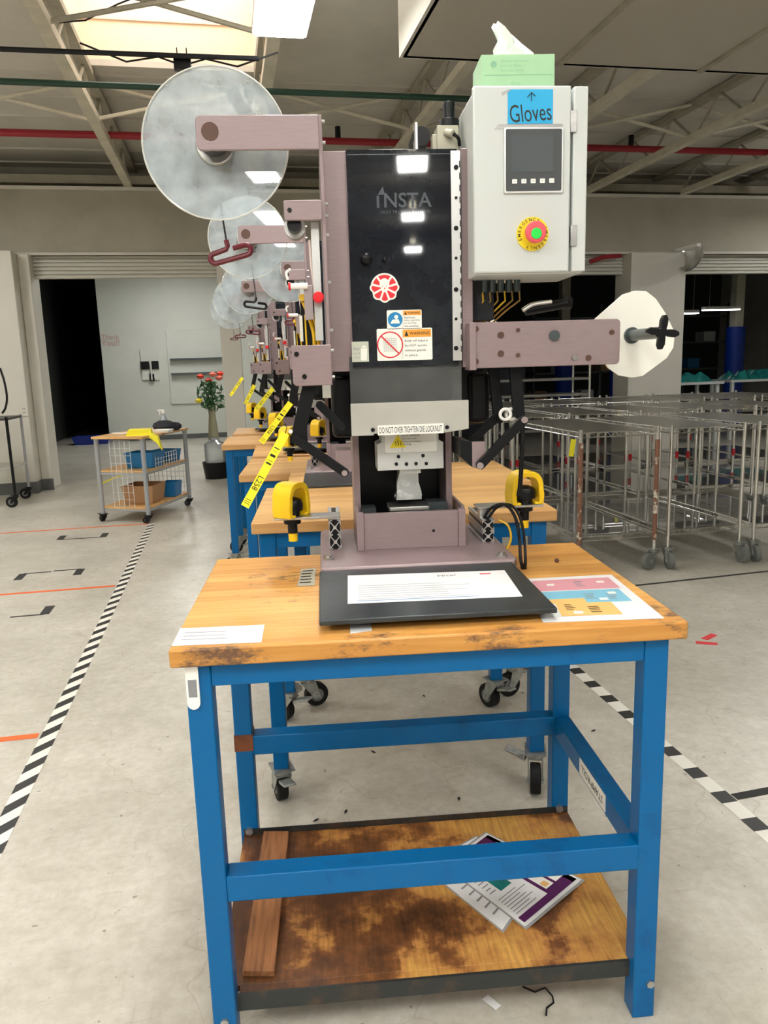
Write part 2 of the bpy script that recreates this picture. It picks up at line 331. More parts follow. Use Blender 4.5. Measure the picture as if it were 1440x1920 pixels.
    def text(s, body, c, ux, uy, width=None, height=None, bold=0.0):
        vs, fs, w, h = text_mesh(body, bold); sx = (width/w) if width else None; sy = (height/h) if height else None
        sx = sx or sy; sy = sy or sx; c, ux, uy = Vector(c), Vector(ux).normalized(), Vector(uy).normalized()
        return s.add([c+ux*x*sx+uy*y*sy for x, y in vs], fs)
    def sph(s, c, r, n=12, sz=1.0):
        k = n//2; prof = [(max(1e-5, r*math.sin(math.pi*i/k)), -r*sz*math.cos(math.pi*i/k)) for i in range(k+1)]
        return s.lathe(prof, c, n)
    def build(s, name, material=None, parent=None, bevel=0, smooth=True, off=None, seg=2):
        me = bpy.data.meshes.new(name)
        o0 = OFF.get(parent.name, {}).get('_o') if parent is not None else None
        if off is not None: o0 = Vector(off)
        vs = [v-o0 for v in s.v] if o0 is not None else s.v
        me.from_pydata([tuple(v) for v in vs], [], s.f)
        if material is not None and not s.ms: me.materials.append(material)
        else:
            for m in s.ms: me.materials.append(m)
            me.polygons.foreach_set('material_index', s.mi)
        bm = bmesh.new(); bm.from_mesh(me); bmesh.ops.recalc_face_normals(bm, faces=bm.faces); bm.to_mesh(me); bm.free()
        if smooth:
            me.polygons.foreach_set('use_smooth', [True]*len(me.polygons)); me.set_sharp_from_angle(angle=rad(35))
        me.update(); o = bpy.data.objects.new(name, me); COL.objects.link(o)
        if parent is not None: o.parent = parent; OFF[o.name] = OFF.get(parent.name, {})
        if bevel:
            b = o.modifiers.new('bevel', 'BEVEL'); b.width = bevel; b.segments = seg; b.limit_method = 'ANGLE'; b.angle_limit = rad(50)
        return o
OFF = {}
def empty(name, loc, rz=0, off=None, label=None, cat=None, group=None):
    o = bpy.data.objects.new(name, None); COL.objects.link(o); o.location = loc; o.rotation_euler = (0, 0, rz); o.empty_display_size = .05
    if off is not None: OFF[o.name] = {'_o': Vector(off)}
    return tag(o, label, cat, group)
def tag(o, label=None, cat=None, group=None, kind=None):
    if label: o['label'] = label
    if cat: o['category'] = cat
    if group: o['group'] = group
    if kind: o['kind'] = kind
    return o
def struct(name, mb, m=None, bevel=0): return tag(mb.build(name, m, None, bevel), kind='structure')
def place(o, mb_origin, rz=0): o.location = mb_origin; o.rotation_euler = (0, 0, rz); return o
def copy_tree(o, parent=None):
    c = o.copy(); COL.objects.link(c); c.parent = parent
    for ch in list(o.children): copy_tree(ch, c)
    return c
def local_world(u, v, z): p = O1+u*UX+v*VX; return (p[0], p[1], z)
def rrect(x0, x1, y0, y1, r, corners=(1, 1, 1, 1), n=5):
    out = []
    for k, (cx, cy, a0) in enumerate([(x0, y0, 180), (x1, y0, 270), (x1, y1, 0), (x0, y1, 90)]):
        if not corners[k]: out.append((cx, cy)); continue
        ox = cx+(r if cx == x0 else -r); oy = cy+(r if cy == y0 else -r)
        out += [(ox+r*math.cos(rad(a0+90*i/n)), oy+r*math.sin(rad(a0+90*i/n))) for i in range(n+1)]
    return out
def circ(cx, cy, r, n=24, a0=0): return [(cx+r*math.cos(a0+2*math.pi*i/n), cy+r*math.sin(a0+2*math.pi*i/n)) for i in range(n)]

# ================================================================== THE ROOM
XL, XR, YB, YF = -6.0, 13.0, -13.5, 10.3
ZD = 4.0
struct('floor', MB().box(XL, XR, YB, 25, -.05, 0), floorm)
SK = (-1.02, .42, 6.0, 7.55)      # skylight opening
dk = MB()
for (x0, x1, y0, y1) in [(XL, XR, YB, SK[2]), (XL, XR, SK[3], 11.2), (XL, SK[0], SK[2], SK[3]), (SK[1], XR, SK[2], SK[3])]:
    dk.box(x0, x1, y0, y1, ZD, ZD+.05)
y = -13
while y < 11.1:      # seams of the roof boards
    if not (SK[2]-.05 < y < SK[3]+.05): dk.box(XL, XR, y, y+.025, ZD-.018, ZD)
    y += .61
struct('ceiling', dk, deck)
sw = MB(); x0, x1, y0, y1 = SK
sw.box(x0-.06, x0, y0-.06, y1+.06, ZD+.05, ZD+.75).box(x1, x1+.06, y0-.06, y1+.06, ZD+.05, ZD+.75).box(x0, x1, y0-.06, y0, ZD+.05, ZD+.75).box(x0, x1, y1, y1+.06, ZD+.05, ZD+.75)
sw.box(x0, x1, y1-.02, y1, ZD+.36, ZD+.39)
struct('trim_1', sw, wellm)
struct('wall_left', MB().box(XL-.1, XL, YB, 25, 0, 4.1), wallm)
struct('wall_right', MB().box(XR, XR+.1, YB, 25, 0, 4.1), wallm)
struct('wall_back', MB().box(XL, XR, YB-.1, YB, 0, 4.1), wallm)
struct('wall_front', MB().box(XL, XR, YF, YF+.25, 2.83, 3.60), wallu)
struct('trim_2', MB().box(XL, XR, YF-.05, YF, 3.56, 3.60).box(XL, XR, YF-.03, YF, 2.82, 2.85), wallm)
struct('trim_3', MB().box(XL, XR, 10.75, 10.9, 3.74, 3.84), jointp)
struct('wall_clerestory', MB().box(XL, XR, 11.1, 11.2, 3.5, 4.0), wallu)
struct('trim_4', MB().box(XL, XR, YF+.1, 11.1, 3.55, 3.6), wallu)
# pillars / columns of the dividing wall
struct('wall_column', MB().box(-3.4, -2.33, 9.95, 10.65, 0, 2.83).box(-2.33, -2.2, 10.2, 10.65, 0, 2.83), wallm, .01)
struct('baseboard_left', MB().box(-3.41, -2.32, 9.935, 9.95, 0, .14).box(-2.33, -2.318, 9.95, 10.2, 0, .14).box(-2.33, -2.19, 10.185, 10.2, 0, .14), baseb)
struct('wall_pillar', MB().box(-.03, .22, 10.2, 10.6, 0, 2.83), wallm, .01)
struct('wall_piers', MB().box(5.55, 6.38, 10.15, 10.6, 0, 2.83).box(1.9, 2.5, 10.2, 10.6, 0, 2.83), wallm, .01)
struct('wall_end', MB().box(XL, -3.4, 10.3, 10.5, 0, 2.83), wallm)
# rolled slat shutters over each opening
def shutter(n, xa, xb, yy=10.42, z0=2.56, z1=2.84):
    m = MB(); k = 6
    for i in range(k):
        z = z0+(z1-z0)*i/k; m.prism([(yy, z), (yy-.03, z+.008), (yy-.03, z+.03), (yy, z+.036)], 'x', xa, xb)
    m.box(xa, xb, yy, yy+.02, z0, z1)
    struct('trim_%d' % n, m, shut)
shutter(5, -2.2, -.03); shutter(6, .22, 1.9); shutter(7, 2.5, 5.55); shutter(8, 6.38, 12.9)
# room beyond, left
struct('wall_far', MB().box(-2.46, 2.3, 17, 17.1, 0, 3.5), wallw)
struct('baseboard_far', MB().box(-2.46, 2.3, 16.985, 17, 0, .1), baseb)
struct('wall_divider', MB().box(2.2, 2.3, 10.6, 17, 0, 3.5), wallw)
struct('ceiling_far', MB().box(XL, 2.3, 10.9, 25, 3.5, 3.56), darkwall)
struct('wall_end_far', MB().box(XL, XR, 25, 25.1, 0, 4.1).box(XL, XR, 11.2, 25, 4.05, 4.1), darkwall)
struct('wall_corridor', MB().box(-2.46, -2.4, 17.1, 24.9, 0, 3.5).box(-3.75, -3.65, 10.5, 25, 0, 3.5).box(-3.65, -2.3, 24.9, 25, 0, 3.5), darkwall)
struct('trim_9', MB().box(-3.65, -3.62, 14.3, 15.9, 2.0, 3.5).box(-3.65, -3.45, 16.3, 16.5, 0, 2.0), wallw)
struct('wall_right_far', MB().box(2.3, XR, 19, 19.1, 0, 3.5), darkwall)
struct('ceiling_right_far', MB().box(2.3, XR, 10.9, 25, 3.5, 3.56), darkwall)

# joists of the roof, open-web, running down the aisle
proto = empty('roof_joist', (0, 0, 3.6))
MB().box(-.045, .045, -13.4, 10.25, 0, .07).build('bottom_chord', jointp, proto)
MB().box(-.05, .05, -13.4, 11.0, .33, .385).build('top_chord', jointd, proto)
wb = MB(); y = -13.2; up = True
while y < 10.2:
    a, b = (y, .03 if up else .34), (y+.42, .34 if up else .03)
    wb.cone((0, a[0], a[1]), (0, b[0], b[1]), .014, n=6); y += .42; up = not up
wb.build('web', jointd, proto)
JX = [-5.4, -3.93, -2.46, -1.0, .47, 1.95, 3.45, 4.93, 6.35, 7.8, 9.3, 10.8]
JL = {-5.4: 'cream roof joist farthest toward the left wall', -3.93: 'cream roof joist left of the column pier', -2.46: 'cream roof joist over the column pier',
      -1.0: 'cream open web roof joist along the left edge of the skylight', .47: 'cream open web roof joist along the right edge of the skylight',
      1.95: 'cream roof joist seen between the press and the grey enclosure', 3.45: 'cream roof joist ending just right of the control cabinet',
      4.93: 'cream roof joist, second to the right of the control cabinet', 6.35: 'cream roof joist, third to the right of the control cabinet',
      7.8: 'cream roof joist beyond the right picture edge', 9.3: 'cream roof joist toward the right wall', 10.8: 'cream roof joist nearest the right wall'}
for i, x in enumerate(JX):
    if x < -2 or x > 8: continue
    o = proto if x == -1.0 else copy_tree(proto)
    o.location = (x, 0, 3.6); tag(o, JL[x], 'roof joist', 'roof joists')
# cross bridging between joists
def bridge(y, i, j, label):
    m = MB()
    xa, xb = JX[i], JX[j]
    m.cone((xa, y, 3.64), (xb, y, 3.96), .017, n=6).cone((xa, y+.04, 3.96), (xb, y+.04, 3.64), .017, n=6)
    tag(m.build('cross_brace', jointp if y > 6 else jointd), label, 'brace', 'cross braces between the joists')  # near brace gets the darker colour to read as a backlit silhouette
bridge(7.8, 2, 3, 'crossed rods left of the joist beside the skylight')
bridge(7.8, 3, 4, 'crossed rods just past the skylight end, behind the clear disc')
bridge(5.8, 3, 4, 'crossed rods coloured dark as a backlit silhouette, seen against the bright skylight')
bridge(7.8, 4, 5, 'crossed rods above the press column')
bridge(7.8, 5, 6, 'crossed rods behind the control cabinet top')
bridge(7.8, 6, 7, 'crossed rods in the bay right of the cabinet')
bridge(7.8, 7, 8, 'crossed rods in the bay at the right picture edge')
# pipes
m = MB().cone((XL, 6.3, 3.44), (2.6, 6.3, 3.44), .022, n=10); tag(m.build('green_pipe', pipeg), 'thin dark green pipe crossing under the joists', 'pipe')
m = MB().cone((XL, 8.5, 3.70), (XR, 8.5, 3.70), .035, n=10); rpipe = tag(m.build('sprinkler_pipe', piper), 'red sprinkler pipe crossing between the joists', 'pipe')
for x in (4.6, 1.3): MB().cone((x, 8.5, 3.735), (x, 8.5, 3.84), .03, n=10).build('sprinkler_head', blackm, rpipe)
p0 = WZ(0, 92, 3.38); p1 = WZ(90, 100, 3.38); p2 = WZ(485, 110, 3.38)
tag(MB().tube([p0, p2], .016).build('conduit', blackm), 'thin dark conduit in front of the skylight', 'conduit')
jb = empty('junction_box', WZ(342, 118, 3.36), label='small black junction box under the skylight conduit', cat='junction box')
MB().box(-.055, .055, -.03, .03, -.045, .035).build('body', black, jb, .006)
wi = MB().m(black)
for s in (-1, 1):
    wi.tube([(s*.05, 0, 0), (s*.15, .0, .03), (s*.35, .02, .0), (s*.62, 0, .09)], .006, 6)
    wi.tube([(s*.03, 0, .03), (s*.03, 0, .09)], .004, 6)
wi.build('wire', black, jb)
tag(MB().tube([WY(110, 42, 6.0), WY(160, 38, 6.0), WY(220, 8, 6.0), WY(260, -8, 6.05)], .006, 6).build('sagging_cable', black), 'thin dark cable strung across the skylight corner', 'cable')
# big suspended panelled enclosure, upper right
enc = empty('hanging_enclosure', (4, 2, 3.3), label='large grey panelled enclosure hanging from the roof, upper right', cat='enclosure')
def E(mb, n, mt, bv=0): return mb.build(n, mt, enc, bv, off=(4, 2, 3.3))
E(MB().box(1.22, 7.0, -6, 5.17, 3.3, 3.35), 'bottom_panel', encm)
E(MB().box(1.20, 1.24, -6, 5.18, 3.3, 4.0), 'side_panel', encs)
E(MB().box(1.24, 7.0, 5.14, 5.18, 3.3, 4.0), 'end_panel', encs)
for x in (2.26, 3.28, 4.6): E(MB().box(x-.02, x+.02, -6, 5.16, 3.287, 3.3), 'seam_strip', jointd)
# ceiling lights
def light(x, y, z, label, L=1.2, Wd=.30):
    t = empty('ceiling_light', (x, y, z), label=label, cat='ceiling light', group='ceiling lights')
    m = MB().box(-Wd/2-.02, Wd/2+.02, -L/2-.02, L/2+.02, .012, .06); m.build('housing', white, t)
    if z < 3.6: MB().box(-Wd/2+.03, Wd/2-.03, -L/2+.02, L/2-.02, .06, .064).build('added_uplight', uplm, t)  # added glowing strip on the housing, lifts the ceiling
    MB().box(-Wd/2, Wd/2, -L/2, L/2, 0, .012).build('diffuser', lampm, t)
    if z < 3.6: MB().cone((0, -L/2.5, .06), (0, -L/2.5, ZD-z), .004, n=6).cone((0, L/2.5, .06), (0, L/2.5, ZD-z), .004, n=6).build('hanger', steel, t)
light(.47, 4.95, 3.45, 'bright rectangular ceiling light beside the skylight', .8)
for y, w in [(1.9, 'nearest ahead of the camera'), (-1.1, 'just behind the camera'), (-4.9, 'well behind the camera'), (-7.8, 'far behind the camera'), (-11.0, 'near the rear wall')]:
    light(.47, y, 3.45, 'rectangular ceiling light %s, outside the photo or mirrored in the door' % w, 1.0 if y > -2 else .62)
for x, y, w in [(3.2, -1.2, 'under the enclosure, rear bay'), (-2.9, 4.0, 'over the left aisle'), (-2.9, 0.2, 'over the rear left aisle'), (-3.3, 7.6, 'in front of the left pier to brighten it'), (-1.6, -1.1, 'behind the camera, left of the main row'), (2.4, -3.2, 'behind the camera, right of the main row'), (-3.4, -3.5, 'far back over the left aisle')]:
    light(x, y, 3.22 if x > 1 else 3.45, 'added unseen rectangular ceiling light %s' % w)  # out-of-view lights added to even out the room lighting
light(-1.13, -4.7, 3.45, 'rectangular ceiling light mirrored in the front clear reel disc', 1.3)
light(8.1, 9.0, 3.35, 'small bright ceiling light at the right picture edge, above the shutters', .5)
light(5.6, 6.6, 3.62, 'unseen ceiling light added above the wire carts', 1.2, .3)  # added fill light, out of view
light(.5, 12.6, 3.44, 'unseen ceiling light added to brighten the room beyond the shutter, near its opening')  # unseen lamp added to light the far room
light(-.9, 15.0, 3.44, 'unseen ceiling light added to brighten the room beyond the shutter, near the white wall')  # second unseen lamp, added for the far white wall

# floor tape
def tape(name, pts, w, mt, label, group=None):
    m = MB(); a, b = Vector(pts[0]), Vector(pts[1]); d = (b-a); L = d.length
    m.box(-w/2, w/2, 0, L, 0, .0012); o = m.build(name, mt, None, smooth=False); o.location = (a.x, a.y, .0005); o.rotation_euler = (0, 0, -math.atan2(d.x, d.y))
    return tag(o, label, 'floor tape', group)
sm1 = stripe_material('hazard_stripes_left', .137, .48, -1.1); sm2 = stripe_material('hazard_stripes_right', .155, .42, 0)
tape('hazard_tape', ((-.78, .6, 0), (-.775, 7.45, 0)), .062, sm1, 'black and white hazard tape along the left aisle floor')
tape('hazard_tape', ((1.485, .6, 0), (1.49, 3.6, 0)), .055, sm2, 'black and white hazard tape on the floor right of the front table')
tape('orange_tape', ((-4, 7.46, 0), (-.81, 7.46, 0)), .03, tapeo, 'thin orange floor line leading to the grey wood cart')
tape('orange_tape', ((-4, 5.30, 0), (-.82, 5.28, 0)), .035, tapeo, 'middle of the three orange floor lines')
tape('orange_tape', ((-4, 3.10, 0), (-.82, 3.07, 0)), .04, tapeo, 'orange floor line nearest the front table')
tape('black_tape', ((1.6, 4.24, 0), (9, 4.62, 0)), .025, tapeblk, 'long black floor line in front of the wire carts')
tape('black_tape', ((1.52, 2.02, 0), (4, 2.15, 0)), .035, tapeblk, 'black floor line at the right edge beyond the hazard tape')
def corner(px, py, sx, sy, label):
    x, y, _ = WZ(px, py, 0)
    m = MB().box(min(0, sx*.19), max(0, sx*.19), -.010, .010, 0, .0012)
    m.box(-.028, .028, min(0, sy*.17), max(0, sy*.17), 0, .0012); o = m.build('corner_mark', tapeblk); o.location = (x, y, .0005)
    tag(o, label, 'floor mark', 'black corner marks')
corner(112, 1012, 1, 1, 'black corner mark upper left, below the far orange line')
corner(193, 1007, -1, 1, 'black corner mark beside the front wheel of the grey cart')
corner(44, 1076, 1, -1, 'black corner mark left above the middle orange line')
corner(152, 1067, -1, -1, 'black corner mark right above the middle orange line')
corner(83, 1152, -1, 1, 'black corner mark below the middle orange line')
for (px, py, l) in [(1330, 1194, 'upper'), (1325, 1206, 'lower')]:
    p = WZ(px, py, .001); o = MB().box(-.05, .05, -.018, .018, 0, .001).build('red_mark', inkred); o.location = p; o.rotation_euler = (0, 0, .5 if l == 'upper' else -.5)
    tag(o, '%s of the two red tape dashes on the floor right of the front table' % l, 'floor mark', 'red floor dashes')
p = WZ(1010, 1868, .004); a = [WZ(x, y, .005) for x, y in [(980, 1850), (1003, 1860), (1022, 1852), (1036, 1868), (1038, 1880), (1025, 1890), (1024, 1904)]]
tag(MB().tube(a, .002, 6).build('wire_hook', black), 'bent black wire lying on the floor under the front table', 'wire')
p = WZ(922, 1880, .003); tag(place(MB().box(-.009, .009, -.02, .02, 0, .001).build('paper_scrap', paper), p, .5), 'small white scrap on the floor under the shelf edge', 'scrap')
dl = [('between the rear table legs and the casters', 648, 1522), ('lowest, close to the shelf rear edge', 592, 1538), ('under the black tray line', 700, 1410), ('right of the hazard tape start', 1112, 1370), ('in the middle of the gap under the table', 795, 1305), ('toward the right caster', 860, 1498)]
for l, x, y in dl:
    q = WZ(x, y, .002); o = MB().prism([(-.012, -.002), (.004, -.005), (.013, .001), (.002, .005)], 'z', 0, .0015).build('floor_debris', ink); o.location = q; o.rotation_euler = (0, 0, random.random()*3)
    tag(o, 'tiny dark chip on the floor %s' % l, 'debris', 'dark chips on the floor')

# ================================================================== WORKBENCHES
def caster(parent, x, y, z0, r=.05, ang=0.0, brake=True, mt=zinc, wheelm=rubber, bang=0):
    M = Matrix.Translation((x, y, 0)) @ Matrix.Rotation(ang, 4, 'Z')
    m = MB(); m.M = M; off = r*.75
    m.box(-.035, .035, -.04, .04, z0-.006, z0).cone((0, 0, z0-.022), (0, 0, z0-.006), .032, n=16)
    for s in (-1, 1): m.prism([(-.03, z0-.022), (.03, z0-.022), (off+.014, r-.012), (off-.014, r-.012)], 'x', s*.023-.002, s*.023+.002)
    m.box(-.023, .023, -.03, .03, z0-.026, z0-.02).cone((-.028, off, r), (.028, off, r), .008, n=8)
    c = m.build('caster', mt, parent)
    w = MB(); w.M = M; w.cone((-.017, off, r), (.017, off, r), r, n=24); w.build('wheel', wheelm, c, .004)
    h = MB(); h.M = M; h.cone((-.0185, off, r), (.0185, off, r), r*.55, n=20); h.build('hub', greyrub, c)
    if brake:
        b = MB(); b.M = M @ Matrix.Rotation(bang, 4, 'Z'); b.prism([(-.03, z0-.03), (-.10, z0-.012), (-.105, z0-.018), (-.03, z0-.042)], 'x', -.02, .02); b.build('brake_lever', mt, c, .002)
    return c
def bench(label, x, y, zt, w=.985, d=.69, yaw=-TY, casters=True, top=None, angs=(0, 0, 0, 0), front=False):
    t = empty('workbench', (x, y, 0), yaw, label=label, cat='workbench', group='blue workbenches')
    top = top or wood_c
    m = MB().box(0, w, 0, d, zt-.036, zt); o = m.build('tabletop', top, t, .004, off=(0, 0, 0)); o.data.transform(Matrix.Translation((-.5, -.3, -zt))); o.location = (.5, .3, zt)
    lg = .048; zb = .135 if casters else .0
    L = [(.022, .022), (w-.022-lg-.005, .022), (.022, d-.022-lg), (w-.022-lg-.005, d-.022-lg)]
    for k, (lx, ly) in enumerate(L):
        l = MB().box(lx, lx+lg, ly, ly+lg, zb, zt-.036).build('leg', blue, t, .003)
        if casters: caster(t, lx+lg/2, ly+lg/2, zb, .05, angs[k], bang=-5.03 if (k == 1 and zt == .95) else 0)
    for (x0, x1, y0, y1) in [(.07, w-.075, .025, .055), (.07, w-.075, d-.055, d-.025), (.03, .06, .07, d-.07), (w-.06, w-.03, .07, d-.07)]:
        MB().box(x0, x1, y0, y1, zt-.085, zt-.036).build('apron', blue, t, .002)
    return t
T1 = bench('front blue steel workbench with scarred maple top and scorched lower shelf', O1[0], O1[1], .90, casters=False, top=wood)
zr0, zr1 = .358, .414
for (x0, x1, y0, y1) in [(.07, .912, .022, .07), (.07, .912, .62, .668), (.915, .958, .07, .62)]:
    MB().box(x0, x1, y0, y1, zr0, zr1).build('stretcher', blue, T1, .003)
MB().box(.0205, .0715, .6185, .6695, .372, .42).build('rust_patch', rust, T1)
g = MB().m(labw).box(.913, .9145, .22, .40, .366, .408).m(ink).text('STAMP ROLL', (.9125, .31, .387), (0, 1, 0), (0, 0, -1), width=.15)
g.build('rail_label', None, T1)
sh = MB().box(.074, .912, .055, .075, .105, .12).box(.03, .955, .075, .617, .105, .12).build('shelf', shelfm, T1, .001); 
sh.data.transform(Matrix.Translation((-.5, -.3, -.12))); sh.location = (.5, .3, .12)
MB().box(.068, .915, .045, .052, .085, .123).box(.072, .912, .052, .09, .098, .105).build('shelf_rail', darksteel, T1)
MB().box(.03, .955, .6175, .6195, .09, .137).build('shelf_rail', darksteel, T1)
for x, y in [(.046, .022), (.946, .022)]: MB().cone((x, y, .085), (x, y-.006, .085), .009, n=6).build('bolt', steel, T1)
for x, y in [(.046, .6195), (.93, .6195)]: MB().cone((x, y-.012, .134), (x, y, .134), .011, n=6).build('bolt', steel, T1)
# white plastic bracket on the left front leg
MB().m(white).prism(rrect(.024, .048, .775, .862, .012, (1, 1, 0, 0)), 'y', .0145, .0215).m(inkgrey).prism(rrect(.028, .044, .80, .835, .001, (0, 0, 0, 0)), 'y', .0135, .0147).build('plastic_clip', None, T1, .001)
BN = [('empty caster workbench directly behind the front one', .045, 2.30, .95, (.3, 2.9, 1.0, .5)),
      ('second machine workbench back, under the reel press behind', .20, 3.02, .93, (-1.2, 1.9, .4, 1)),
      ('third machine workbench back with its corner showing left', .03, 3.78, .90, (.2, 1, 2, 3)),
      ('fourth machine workbench back, mostly hidden', .12, 4.58, .90, (0, 1, 2, 3)),
      ('fifth machine workbench back with thick plank top jutting left', -.06, 5.38, .90, (1, 1, 2, 3)),
      ('farthest workbench of the blue row', .02, 6.25, .90, (2, 1, 2, 3))]
for l, x, y, z, a in BN: bench(l, x, y, z, w=.935 if z == .95 else .985, casters=True, angs=a, yaw=-TY if y < 4 else -TY*.6)

# ================================================================== HEAT PRESS
MO = (.52, .60, .90)
PR = empty('heat_press', local_world(*MO), -TY, off=MO, label='front mauve heat press with black door, clear reel and grey control cabinet', cat='heat press', group='heat presses')
def P(mb, n, mt=None, par=None, bv=0, **k): return mb.build(n, mt, par or PR, bv, **k)
def rectV(x0, y0, x1, y1, v):      # u0,u1,z0,z1 from two picture corners on plane v
    a, b = Q(x0, y0, v), Q(x1, y1, v); return min(a[0], b[0]), max(a[0], b[0]), min(a[2], b[2]), max(a[2], b[2])
def screw(mb, px, py, v, r=.006, dv=-.003): c = Q(px, py, v); mb.cone((c[0], v, c[2]), (c[0], v+dv, c[2]), r, n=12)
# base plate
m = MB().prism(rrect(.280, .758, .415, .86, .018), 'z', .913, .932); P(m, 'base_plate', mauve, bv=.006, seg=3)
m = MB().prism(rrect(.279, .759, .4135, .861, .018), 'z', .9005, .9132); P(m, 'base_rim', steel)
for px, py in [(616, 1046), (940, 1040)]:
    c = QZ(px, py, .935); P(MB().cone((c[0], c[1], .932), (c[0], c[1], .937), .014, n=20).cone((c[0], c[1], .937), (c[0], c[1], .942), .008, n=6), 'bolt', steel)
# dark tray
tr = P(MB().box(.277, .741, .046, .412, .915, .926), 'die_tray', traym, bv=.002)
P(MB().box(.30, .72, .33, .40, .9005, .915), 'tray_bracket', darksteel)
a = QZ(652, 1133, .9262); b = QZ(982, 1120, .9262); c = QZ(945, 1070, .9262); d = QZ(652, 1080, .9262)
# front box and channel
u0, u1, z0, z1 = rectV(668, 962, 873, 1030, .575); z0 = .932
P(MB().box(u0, u0+.018, .572, .59, z0, z1).box(u1-.018, u1, .572, .59, z0, z1).box(u0+.018, u1-.018, .578, .59, z0, z1-.004), 'box_front', mauve, bv=.001)
P(MB().box(u0, u0+.008, .59, .80, z0, z1+.005), 'box_side', mauve); P(MB().box(u1-.008, u1, .59, .80, z0, z1+.005), 'box_side', mauve)
hb = Q(813, 995, .5775); P(MB().cone((hb[0], .5782, hb[2]), (hb[0], .5772, hb[2]), .004, n=10), 'screw', black)
# column posts
c0 = Q(660, 800, .66); c1 = Q(846, 800, .66)
P(MB().box(c0[0], c0[0]+.016, .66, .80, .932, 1.42), 'column_post', mauve); P(MB().box(c1[0]-.016, c1[0], .66, .80, .932, 1.42), 'column_post', mauve)
P(MB().box(c0[0]+.016, c1[0]-.016, .78, .80, .932, 1.45), 'column_back', black)
P(MB().box(c0[0]+.016, c0[0]+.055, .64, .70, .99, 1.03), 'guide_block', gun); P(MB().box(c1[0]-.07, c1[0]-.016, .64, .70, 1.0, 1.04), 'guide_block', gun)
# lower platen and pedestal
pl = Q(730, 957, .60); pr = Q(806, 950, .60)
P(MB().prism(rrect(pl[0], pr[0], .60, .68, .006), 'z', pl[2]-.004, pl[2]+.008), 'lower_platen', steel, bv=.002)
k = (pl[0]+pr[0])/2
kw = MB()
for i, (z, w, dd, sh_) in enumerate([(1.055, .035, .022, 0), (1.075, .032, .02, .001), (1.10, .027, .018, -.002), (1.125, .026, .017, .001), (1.15, .028, .018, 0)]): 
    kw.v += [Vector((k+sh_+s*w*(1+.05*((i*7+j) % 3-1)), .63+t*dd, z)) for j, (s, t) in enumerate([(-1, -1), (-.3, -1.15), (.4, -1.05), (1, -1), (1, 1), (-1, 1)])]
for i in range(4): 
    for j in range(6): kw.f.append((i*6+j, i*6+(j+1) % 6, (i+1)*6+(j+1) % 6, (i+1)*6+j)); kw.mi.append(0)
kw.f += [(5, 4, 3, 2, 1, 0), tuple(range(24, 30))]; kw.mi += [0, 0]
P(kw, 'foil_wrapped_stem', platen)
P(MB().box(k-.036, k+.036, .622, .64, 1.062, 1.066), 'stem_foot', steel)
# heater head
u0, u1, z0, z1 = rectV(707, 838, 832, 878, .57)
hp = [(u0, z0), (u1, z0), (u1, z1+.006), (u1-.012, z1+.012), (u1-.012, z1+.055), (u0+.012, z1+.055), (u0+.012, z1+.012), (u0, z1+.006)]
hd = P(MB().prism(hp, 'y', .57, .66), 'heater_head', head, bv=.001)
hs = MB()
for px, py in [(747, 856), (793, 854), (743, 870), (762, 870), (780, 869), (799, 869)]: screw(hs, px, py, .57, .0045)
P(hs, 'head_screws', blackm, hd)
P(MB().box((u0+u1)/2-.027, (u0+u1)/2+.027, .585, .65, z0-.012, z0), 'head_foot', head)
u0, u1, z0, z1 = rectV(721, 813, 819, 846, .565)
lb = MB().m(labw).prism(rrect(u0, u1, z0, z1, .004), 'y', .5655, .5685)
tx = Q(746, 829, .5645); r = .019
lb.m(lab_y).prism([(tx[0]-r*1.1, tx[2]-r*.75), (tx[0]+r*1.1, tx[2]-r*.75), (tx[0], tx[2]+r)], 'y', .565, .5655)
lb.m(ink)
for s in (-1, 0, 1): lb.tube([(tx[0]+s*.006, .5648, tx[2]-.009), (tx[0]+s*.006+.002, .5648, tx[2]-.004), (tx[0]+s*.006-.001, .5648, tx[2]+.001), (tx[0]+s*.006+.001, .5648, tx[2]+.006-abs(s)*.004)], .0008, 5)
lb.box(u0+.043, u0+.0438, .565, .5655, z0+.002, z1-.002)
for i, (w, t) in enumerate([(.042, 'HOT SURFACE'), (.034, 'DO NOT touch'), (.045, 'Allow to cool before'), (.02, 'servicing')]):
    lb.text(t, (u0+.046+w/2, .5645, z1-.007-i*.0075), (1, 0, 0), (0, 0, 1), width=w)
P(lb, 'hot_surface_label', None, hd)
# dark head housing
u0, u1, z0, z1 = rectV(624, 705, 913, 795, .62)
P(MB().prism(rrect(u0, u1, z0, z1+.02, .03, (1, 1, 0, 0)), 'y', .62, .82), 'head_housing', blackm, bv=.008)
P(MB().prism(rrect(u0-.006, u0+.05, z0-.02, z1, .012), 'y', .60, .70), 'side_cylinder', black, bv=.012, seg=4)
P(MB().prism(rrect(u1-.05, u1+.004, z0+.005, z1, .012), 'y', .60, .70), 'side_cylinder', black, bv=.012, seg=4)
